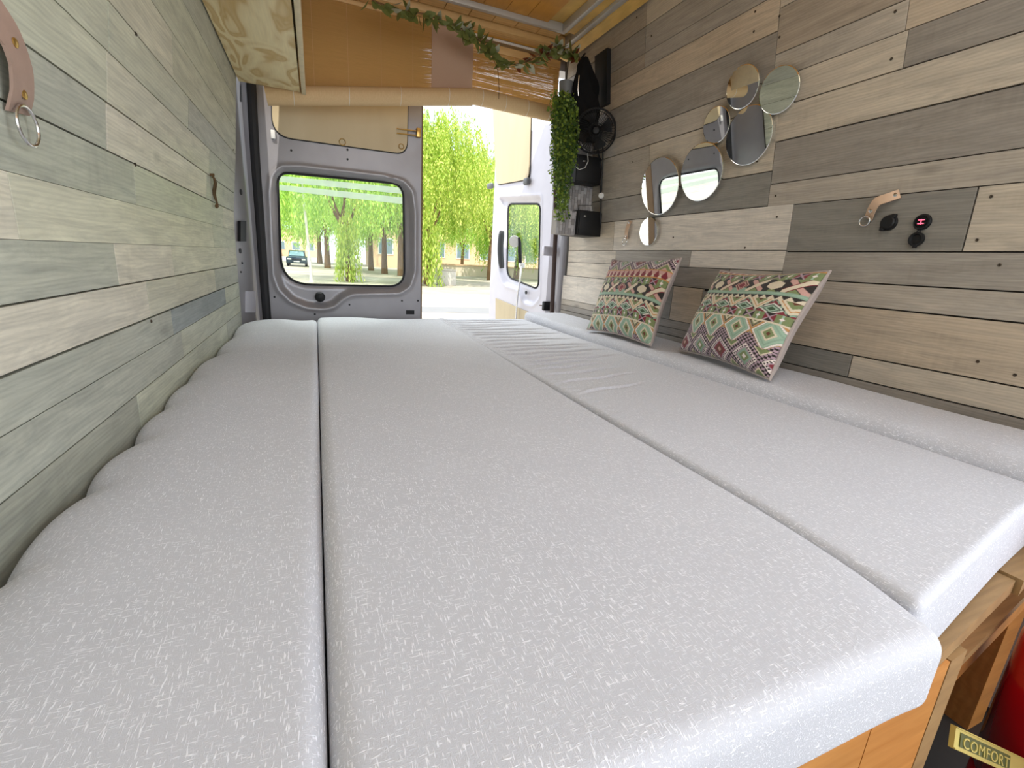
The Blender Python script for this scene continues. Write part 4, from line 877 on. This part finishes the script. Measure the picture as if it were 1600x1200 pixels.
# black pouch and flat black panel above the fan
R = random.Random(2)
BG = thing('black_pouch', on(915, 190, 1, 2.08), 'black cloth pouch hanging in the corner above the fan', 'bag')
def blob(cs, name, root, mat):
    m = MB(); ny = 22; n = 20; vs = []; fs = []
    for i in range(ny):
        f = i/(ny-1); x = np.interp(f, [c[0] for c in cs], [c[1] for c in cs]); y = np.interp(f, [c[0] for c in cs], [c[2] for c in cs]); rr = np.interp(f, [c[0] for c in cs], [c[3] for c in cs])
        P = on(x, y, 1, 2.1)
        for k in range(n):
            a = 2*PI*k/n; w_ = rr*(1+.16*math.sin(3*a+f*7)+.10*math.sin(5*a-f*11)); vs.append((P[0]+w_*math.cos(a), P[1]+w_*.55*math.sin(a)-.02, P[2]))
    for i in range(ny-1):
        for k in range(n): fs.append((i*n+k, i*n+(k+1) % n, (i+1)*n+(k+1) % n, (i+1)*n+k))
    fs += [tuple(range(n)), tuple(range((ny-1)*n, ny*n))[::-1]]
    m.add(vs, fs, True); return m.build(name, mat, root)
blob([(0, 912, 92, .012), (.08, 911, 104, .035), (.3, 910, 130, .058), (.55, 909, 160, .070), (.8, 911, 190, .072), (1, 914, 222, .045)], 'bag_body', BG, M_BAG)
MB().tube([on(912, 102, 1, 2.09), on(909, 90, 1, 2.1), on(914, 84, 1, 2.14)], .004, 6).build('drawstring', M_BAG, BG)
MB().tube([on(905, 118, 1, 2.03), on(903, 140, 1, 2.03), on(904, 150, 1, 2.03)], .003, 6).build('zip', M_STEEL, BG)
a = wallP(938, 88); b = wallP(936, 172)
PB = MB(); z0, z1 = b[2], a[2]; PB.hexa([(xr(z0)-.022, 2.02, z0), (xr(z0)-.002, 2.02, z0), (xr(z0)-.002, 2.12, z0), (xr(z0)-.022, 2.12, z0), (xr(z1)-.022, 2.02, z1), (xr(z1)-.002, 2.02, z1), (xr(z1)-.002, 2.12, z1), (xr(z1)-.022, 2.12, z1)])
o = PB.build('wall_board', M_BLACK); tag(o, 'flat black narrow board fixed high on the right wall above the fan', 'board')
# cable with round inline switch
CB = thing('power_cable', wallP(941, 330), 'black cables running down the wall with a round white inline switch', 'cable')
def wl(x, y, off=.008): return wallP(x, y)+np.array([-off, 0, 0])
MB().tube([wl(x, y) for x, y in ((936, 235), (940, 255), (939, 280), (941, 305), (941, 330), (940, 352))], .0035, 6).build('cable', M_BLACK, CB)
MB().tube([wl(x, y) for x, y in ((944, 225), (944, 250), (943, 275), (942, 300))], .003, 6).build('cable', M_BLACK, CB)
P = wl(941, 306, .004); MB().lathe([(.012, 0), (.014, .004), (.013, .010), (.006, .012)], P, (-.7, -.7, 0), 18).build('inline_switch', M_WHITE, CB)
WC = [on(x, y, 1, 2.06) for x, y in ((899, 215), (910, 228), (918, 240), (919, 252), (914, 262), (905, 265), (898, 260))]
o = MB().tube(WC, .0016, 6).build('white_cable', M_WHITE, loc=WC[0]); tag(o, 'thin white cable looping down in front of the upper black box', 'cable')

# ------------------------------------------------------------------ gold strip with lettering beside the canister
def strip():
    c0 = on(1492, 1152, 1, .196); c1 = on(1600, 1202, 1, .162)
    d = c1-c0; d /= np.linalg.norm(d); root = thing('name_strip', c0, 'narrow gold strip lettered COMFORT in front of the red canister', 'sign')
    v = np.array([-c0[0], -c0[1], -c0[2]]); v /= np.linalg.norm(v); upv = np.cross(v, d); upv /= np.linalg.norm(upv); upv = -upv if upv[2] < 0 else upv; nrm = np.cross(d, upv)
    if nrm@v < 0: nrm = -nrm
    H = .0135; L = .20
    MB().prism([c0-upv*H, c0+d*L-upv*H, c0+d*L+upv*H, c0+upv*H], -nrm*.006).build('plate', M_GOLD, root)
    MB().prism([c0+d*.010-upv*(H-.005)+nrm*.0001, c0+d*.124-upv*(H-.005)+nrm*.0001, c0+d*.124+upv*(H-.005)+nrm*.0001, c0+d*.010+upv*(H-.005)+nrm*.0001], nrm*.0012).build('dark_field', simple('olive_enamel', lin(78, 82, 42), .5), root)
    cu = bpy.data.curves.new('lettering', 'FONT'); cu.body = 'COMFORT'; cu.size = .0185; cu.extrude = .0006; cu.space_character = 1.12
    tmp = bpy.data.objects.new('tmp', cu); COL.objects.link(tmp); dg = bpy.context.evaluated_depsgraph_get(); me = bpy.data.meshes.new_from_object(tmp.evaluated_get(dg)); bpy.data.objects.remove(tmp)
    o = bpy.data.objects.new('lettering', me); me.materials.clear(); me.materials.append(M_GOLD); COL.objects.link(o); o.parent = root
    wd = max(v_.co.x for v_ in me.vertices); sx = .106/wd
    org = d*.014-upv*.0075+nrm*.002
    for v_ in me.vertices:
        p = d*v_.co.x*sx+upv*v_.co.y+nrm*v_.co.z+org; v_.co = Vector(p)
    for s_ in (1, -1): MB().tube([c0+upv*H*s_*.93+nrm*.0006, c0+d*L+upv*H*s_*.93+nrm*.0006], .001, 5).build('rim', M_GOLD, root)
strip()
SB = thing('cable_bundle', (.66, .10, -.92), 'dark cables and hoses on the van floor beside the bench', 'cable')
R = random.Random(9)
for i in range(6):
    p0 = (.62+.05*i*.5, .16, -.90); pts = [(.60+R.uniform(0, .2), .05+R.uniform(-.04, .12), -.895+.012*k*R.random()) for k in range(7)]
    MB().tube(pts, .007, 7).build('cable', M_RUB, SB)
MB().tube([(.68, .17, -.80), (.72, .16, -.78), (.76, .12, -.76)], .003, 6).build('cable', M_STEEL, SB)

# ------------------------------------------------------------------ outside
GZ = -1.52
gr = MB().add([(-120, 2.7, GZ), (160, 2.7, GZ), (160, 240, GZ), (-120, 240, GZ), (-120, -60, GZ), (160, -60, GZ)], [(0, 1, 2, 3), (4, 5, 1, 0)]).build('ground', M_PAVE); tag(gr, kind='structure')
def gpt(x, y): return on(x, y, 2, GZ)
rd = MB().prism([gpt(636, 487)*1, gpt(800, 491), gpt(800, 482), gpt(636, 479)], (0, 0, .01)).build('road_strip', M_ASPH); tag(rd, kind='structure')
for i, (ya, yb) in enumerate(((478, 474.5), (470, 467), (462.5, 460))):
    o = MB().prism([gpt(722, ya), gpt(775, ya+1), gpt(775, yb+1), gpt(724, yb)], (0, 0, .012)).build('crossing_stripe', simple('white_road_paint', (.85, .84, .8), .7))
    tag(o, 'white painted crossing stripe, the %s one from the van' % ('nearest', 'middle', 'farthest')[i], 'road marking', 'white crossing stripes behind the van')
def crown_mesh(name, seed, strands, rad, hgt, leaf=.14, mat=M_TREE, ln=(1.0, 2.6)):
    R = np.random.RandomState(seed); vs = []; fs = []
    for s_ in range(strands):
        a = R.uniform(0, 2*PI); t_ = R.uniform(0, 1)**.6; ph = R.uniform(-.15, PI/2)
        r = rad*(.45+.6*t_)*math.cos(ph*.9)*(1+.15*math.sin(a*3+seed)); z = hgt*(.15+.85*math.sin(max(ph, 0)))*(.55+.45*t_)+(.6*math.sin(a*5))
        L = R.uniform(*ln); n = int(L/.085); x, y = r*math.cos(a), r*math.sin(a); dx, dy = math.cos(a)*.16, math.sin(a)*.16
        for k in range(n):
            q = k/n; p = np.array([x+dx*q*L, y+dy*q*L, z-L*q*(.6+.4*q)])+R.normal(0, .05, 3)
            an = R.uniform(0, 2*PI); d = np.array([math.cos(an)*.5, math.sin(an)*.5, -.85]); w_ = np.array([-math.sin(an), math.cos(an), R.uniform(-.3, .3)])*leaf*.17
            l = leaf*R.uniform(.8, 1.5); b = len(vs); vs += [p, p+d*l*.5+w_, p+d*l, p+d*l*.5-w_]; fs.append((b, b+1, b+2, b+3))
    me = bpy.data.meshes.new(name); me.from_pydata([tuple(v) for v in vs], [], fs); me.materials.append(mat); return me
def trunk(root, base, h, r, lean=0., branches=5, seed=1):
    R = random.Random(seed); b = Vector(base); m = MB(); top = b+Vector((lean, 0, h))
    m.tube([b, b+Vector((lean*.2, .03, h*.35)), b+Vector((lean*.6, -.05, h*.7)), top], [r*1.25, r, r*.85, r*.6], 9)
    for i in range(branches):
        a = i*2*PI/branches+R.random(); s_ = b.lerp(top, .75+.05*i); m.tube([s_, s_+Vector((math.cos(a)*.5, math.sin(a)*.5, .9)), s_+Vector((math.cos(a)*.9, math.sin(a)*.9, 2.0))], [r*.5, r*.3, r*.12], 6)
    m.build('trunk', M_BARK, root)
CA = crown_mesh('foliage', 3, 1500, 3.8, 5.2, .20, M_TREE, (1.2, 3.4)); CB_ = crown_mesh('foliage', 8, 1300, 3.9, 4.2, .19, M_TREE2, (1.0, 2.4))
tree_n = [0]
def tree(px, py, dist, lab, me, sc, th, seed, rot=0, zc=None, lean=0.):
    b = gpt(px, py); b = b*(dist/b[1]) if dist else b; b[2] = GZ
    root = thing('tree', b, lab, 'tree', 'drooping street trees behind the van'); trunk(root, b, th, .16*sc+.04, lean, 5, seed)
    o = bpy.data.objects.new('foliage', me); COL.objects.link(o); o.parent = root; o.scale = (sc, sc, sc*(.80 if me is CA else 1)); o.rotation_euler = (0, 0, rot); o.location = (lean, 0, th if zc is None else zc); o['kind'] = 'stuff'
    return root
tree(668, 444, 0, 'tall yellow-green drooping tree left of the white planter, seen through the open doorway', CA, 1.0, 3.6, 1, 0, 5.0)
tree(765, 438, 0, 'tall yellow-green drooping tree right of the white planter, beside the open door', CA, 1.1, 3.8, 2, 2.0, 5.1)
tree(722, 418, 52, 'yellow-green tree standing back between the two tall ones', CB_, .95, 3.2, 3, 1.0, 3.8)
tree(548, 440, 0, 'green tree with a forked leafy-footed trunk, in the middle of the rear window', CB_, 1.05, 3.4, 4, .5, 4.2, -.4)
tree(601, 428, 0, 'green tree with a straight trunk right of centre in the rear window', CB_, 1.15, 3.8, 5, 1.9, 4.4)
tree(580, 423, 0, 'green tree with dark trunk left of the straight one in the rear window', CB_, 1.2, 3.8, 6, 3.0, 4.5)
tree(626, 431, 0, 'green tree whose trunk stands at the right edge of the rear window', CB_, 1.1, 3.8, 7, 4.2, 4.4)
tree(512, 419, 0, 'farther green tree with pale trunk, left of centre in the rear window', CB_, 1.35, 3.8, 8, 5.0, 4.6)
tree(500, 412, 0, 'farthest green tree, partly behind the lamp post', CB_, 1.5, 4.0, 9, .9, 5.0)
tree(533, 414, 0, 'distant green tree behind the forked trunk', CB_, 1.6, 4.0, 10, 2.6, 5.0)
tree(806, 436, 0, 'yellow-green tree seen through the window of the open door', CB_, 1.15, 3.0, 11, 2.2, 3.2)
tree(866, 440, 0, 'yellow-green tree behind the hinge side of the open door', CA, 1.0, 3.0, 12, 4.2, 3.2)
sm = crown_mesh('foliage', 21, 240, .62, 1.5, .17, M_TREE, (.6, 1.3)); 
for (x, y, s_, lab) in ((667, 447, 1.15, 'bright green leafy shrub at the foot of the tree beside the planter'), (545, 441, .95, 'green leafy shoots round the foot of the forked tree')):
    b = gpt(x, y); root = thing('shrub', b, lab, 'shrub'); o = bpy.data.objects.new('foliage', sm); COL.objects.link(o); o.parent = root; o.scale = (s_, s_, s_*1.35); o.location = (0, 0, 1.1); o['kind'] = 'stuff'
    MB().tube([b, b+np.array([.05, 0, 1.2]), b+np.array([-.1, 0, 2.2])], .05, 6).build('stem', M_BARK, root)
# planter
b = gpt(697, 445); PL = thing('planter', b, 'square white concrete planter at the edge of the paving', 'planter'); w_ = .48; m = MB()
m.bevbox((b[0]-w_, b[1]-w_, GZ), (b[0]+w_, b[1]+w_, GZ+.85), .03); m.build('tub', M_CONC, PL)
m = MB(); 
for (x0, y0, x1, y1) in ((-w_-.04, -w_-.04, w_+.04, -w_+.06), (-w_-.04, w_-.06, w_+.04, w_+.04), (-w_-.04, -w_+.06, -w_+.06, w_-.06), (w_-.06, -w_+.06, w_+.04, w_-.06)): m.box((b[0]+x0, b[1]+y0, GZ+.85), (b[0]+x1, b[1]+y1, GZ+.93))
m.build('rim', M_CONC, PL); MB().box((b[0]-w_+.06, b[1]-w_+.06, GZ+.85), (b[0]+w_-.06, b[1]+w_-.06, GZ+.89)).build('soil', M_BARK, PL)
# low wall and buildings
a, c = on(640, 418, 1, 44), on(900, 418, 1, 44)
LW = thing('boundary_wall', (20, 44, GZ), 'low beige boundary wall with darker coping beyond the paving', 'wall')
MB().box((10, 44, GZ), (34, 44.3, GZ+.95)).build('wall_body', M_CREAM, LW); MB().box((9.95, 43.9, GZ+.95), (34.05, 44.4, GZ+1.08)).build('coping', M_ORANGE, LW)
def building(lab, x0, x1, y, h, mat, nwin, wz=(1.0, 2.4), th=8):
    root = thing('building', ((x0+x1)/2, y, GZ), lab, 'building'); MB().box((x0, y, GZ), (x1, y+th, GZ+h)).build('wall_body', mat, root)
    MB().box((x0-.4, y-.4, GZ+h), (x1+.4, y+th, GZ+h+.3)).build('roof', M_CREAM, root)
    st_ = (x1-x0)/nwin
    for i in range(nwin):
        cx = x0+st_*(i+.5); f = MB().box((cx-st_*.28, y-.08, GZ+wz[0]), (cx+st_*.28, y-.005, GZ+wz[1])).build('window', M_WHITE, root); MB().box((cx-st_*.24, y-.11, GZ+wz[0]+.12), (cx+st_*.24, y-.085, GZ+wz[1]-.12)).build('pane', M_SHADE, f)
building('long orange-rendered building with blue-grey windows behind the street trees', 6.5, 30, 62, 5.0, M_ORANGE, 7, (1.6, 3.6))
building('cream building farther down the street on the right', 31, 52, 60, 4.6, M_CREAM, 5, (1.6, 3.4))
building('far white house at the end of the street left of the trees', -26, -10, 120, 7, M_CREAM, 5, (1.5, 3.4))
building('distant orange house beyond the parked car', -9, 0.5, 125, 6, M_ORANGE, 3, (1.5, 3.4))
# lamp post
b = gpt(487, 441); LP = thing('lamp_post', b, 'slim pale lamp post left of the trees in the rear window', 'lamp post')
MB().tube([b, b+np.array([0, 0, .4]), b+np.array([-.25, 0, 6.0])], [.11, .07, .05], 10).build('pole', M_CONC, LP); MB().lathe([(.16, 0), (.16, .03), (.09, .08), (.08, .4)], b, (0, 0, 1), 12).build('base', M_CONC, LP)
MB().tube([b+np.array([-.25, 0, 5.95]), b+np.array([.7, 0, 6.3])], .04, 8).build('arm', M_CONC, LP); MB().bevbox(tuple(b+np.array([.6, -.12, 6.22])), tuple(b+np.array([1.2, .12, 6.38])), .04).build('lamp_head', M_GREYP, LP)
# parked car
b = gpt(464, 416.5); CAR = thing('car', b, 'dark blue parked car seen small through the rear window', 'car')
cx, cy = b[0], b[1]
def carhull(pr, w0, w1, nm, mat):
    m = MB(); n = len(pr); vs = [(cx-(w1 if z > .95 else w0), cy+y, GZ+z) for y, z in pr]+[(cx+(w1 if z > .95 else w0), cy+y, GZ+z) for y, z in pr]
    m.add(vs, [tuple(range(n)), tuple(range(n, 2*n))[::-1]]+[(i, n+i, n+(i+1) % n, (i+1) % n) for i in range(n)]); return m.build(nm, mat, CAR)
carhull([(0, .30), (-.05, .55), (0, .86), (.9, .96), (1.5, 1.42), (2.2, 1.5), (3.2, 1.46), (3.9, 1.0), (4.2, .9), (4.25, .35)], .9, .72, 'body', M_CARP)
m = MB().add([(cx-.66, cy+.98, GZ+.99), (cx+.66, cy+.98, GZ+.99), (cx+.60, cy+1.46, GZ+1.38), (cx-.60, cy+1.46, GZ+1.38)], [(0, 1, 2, 3)]); m.v = [(x, y-.03, z+.01) for x, y, z in m.v]; m2 = MB().prism(m.v, (0, .01, -.01)); m2.build('windscreen', simple('car_glass', lin(150, 185, 200), .1), CAR)
for sx in (-1, 1):
    for y_ in (.8, 3.4): MB().lathe([(.31, -.1), (.33, -.08), (.33, .08), (.31, .1), (.18, .1)], (cx+sx*.80, cy+y_, GZ+.33), (sx, 0, 0), 18).build('wheel', M_RUB, CAR)
    MB().bevbox((cx+sx*.62-.17, cy-.06, GZ+.62), (cx+sx*.62+.17, cy+.02, GZ+.76), .02).build('headlight', M_WHITE, CAR)
MB().box((cx-.26, cy-.08, GZ+.42), (cx+.26, cy-.04, GZ+.53)).build('number_plate', M_WHITE, CAR); MB().box((cx-.42, cy-.06, GZ+.60), (cx+.42, cy-.02, GZ+.74)).build('grille', M_BLACK, CAR)

# ------------------------------------------------------------------ lift everything so that the van floor is at z = 0
for o in SC.objects:
    if o.parent is None: o.location.z += EYE
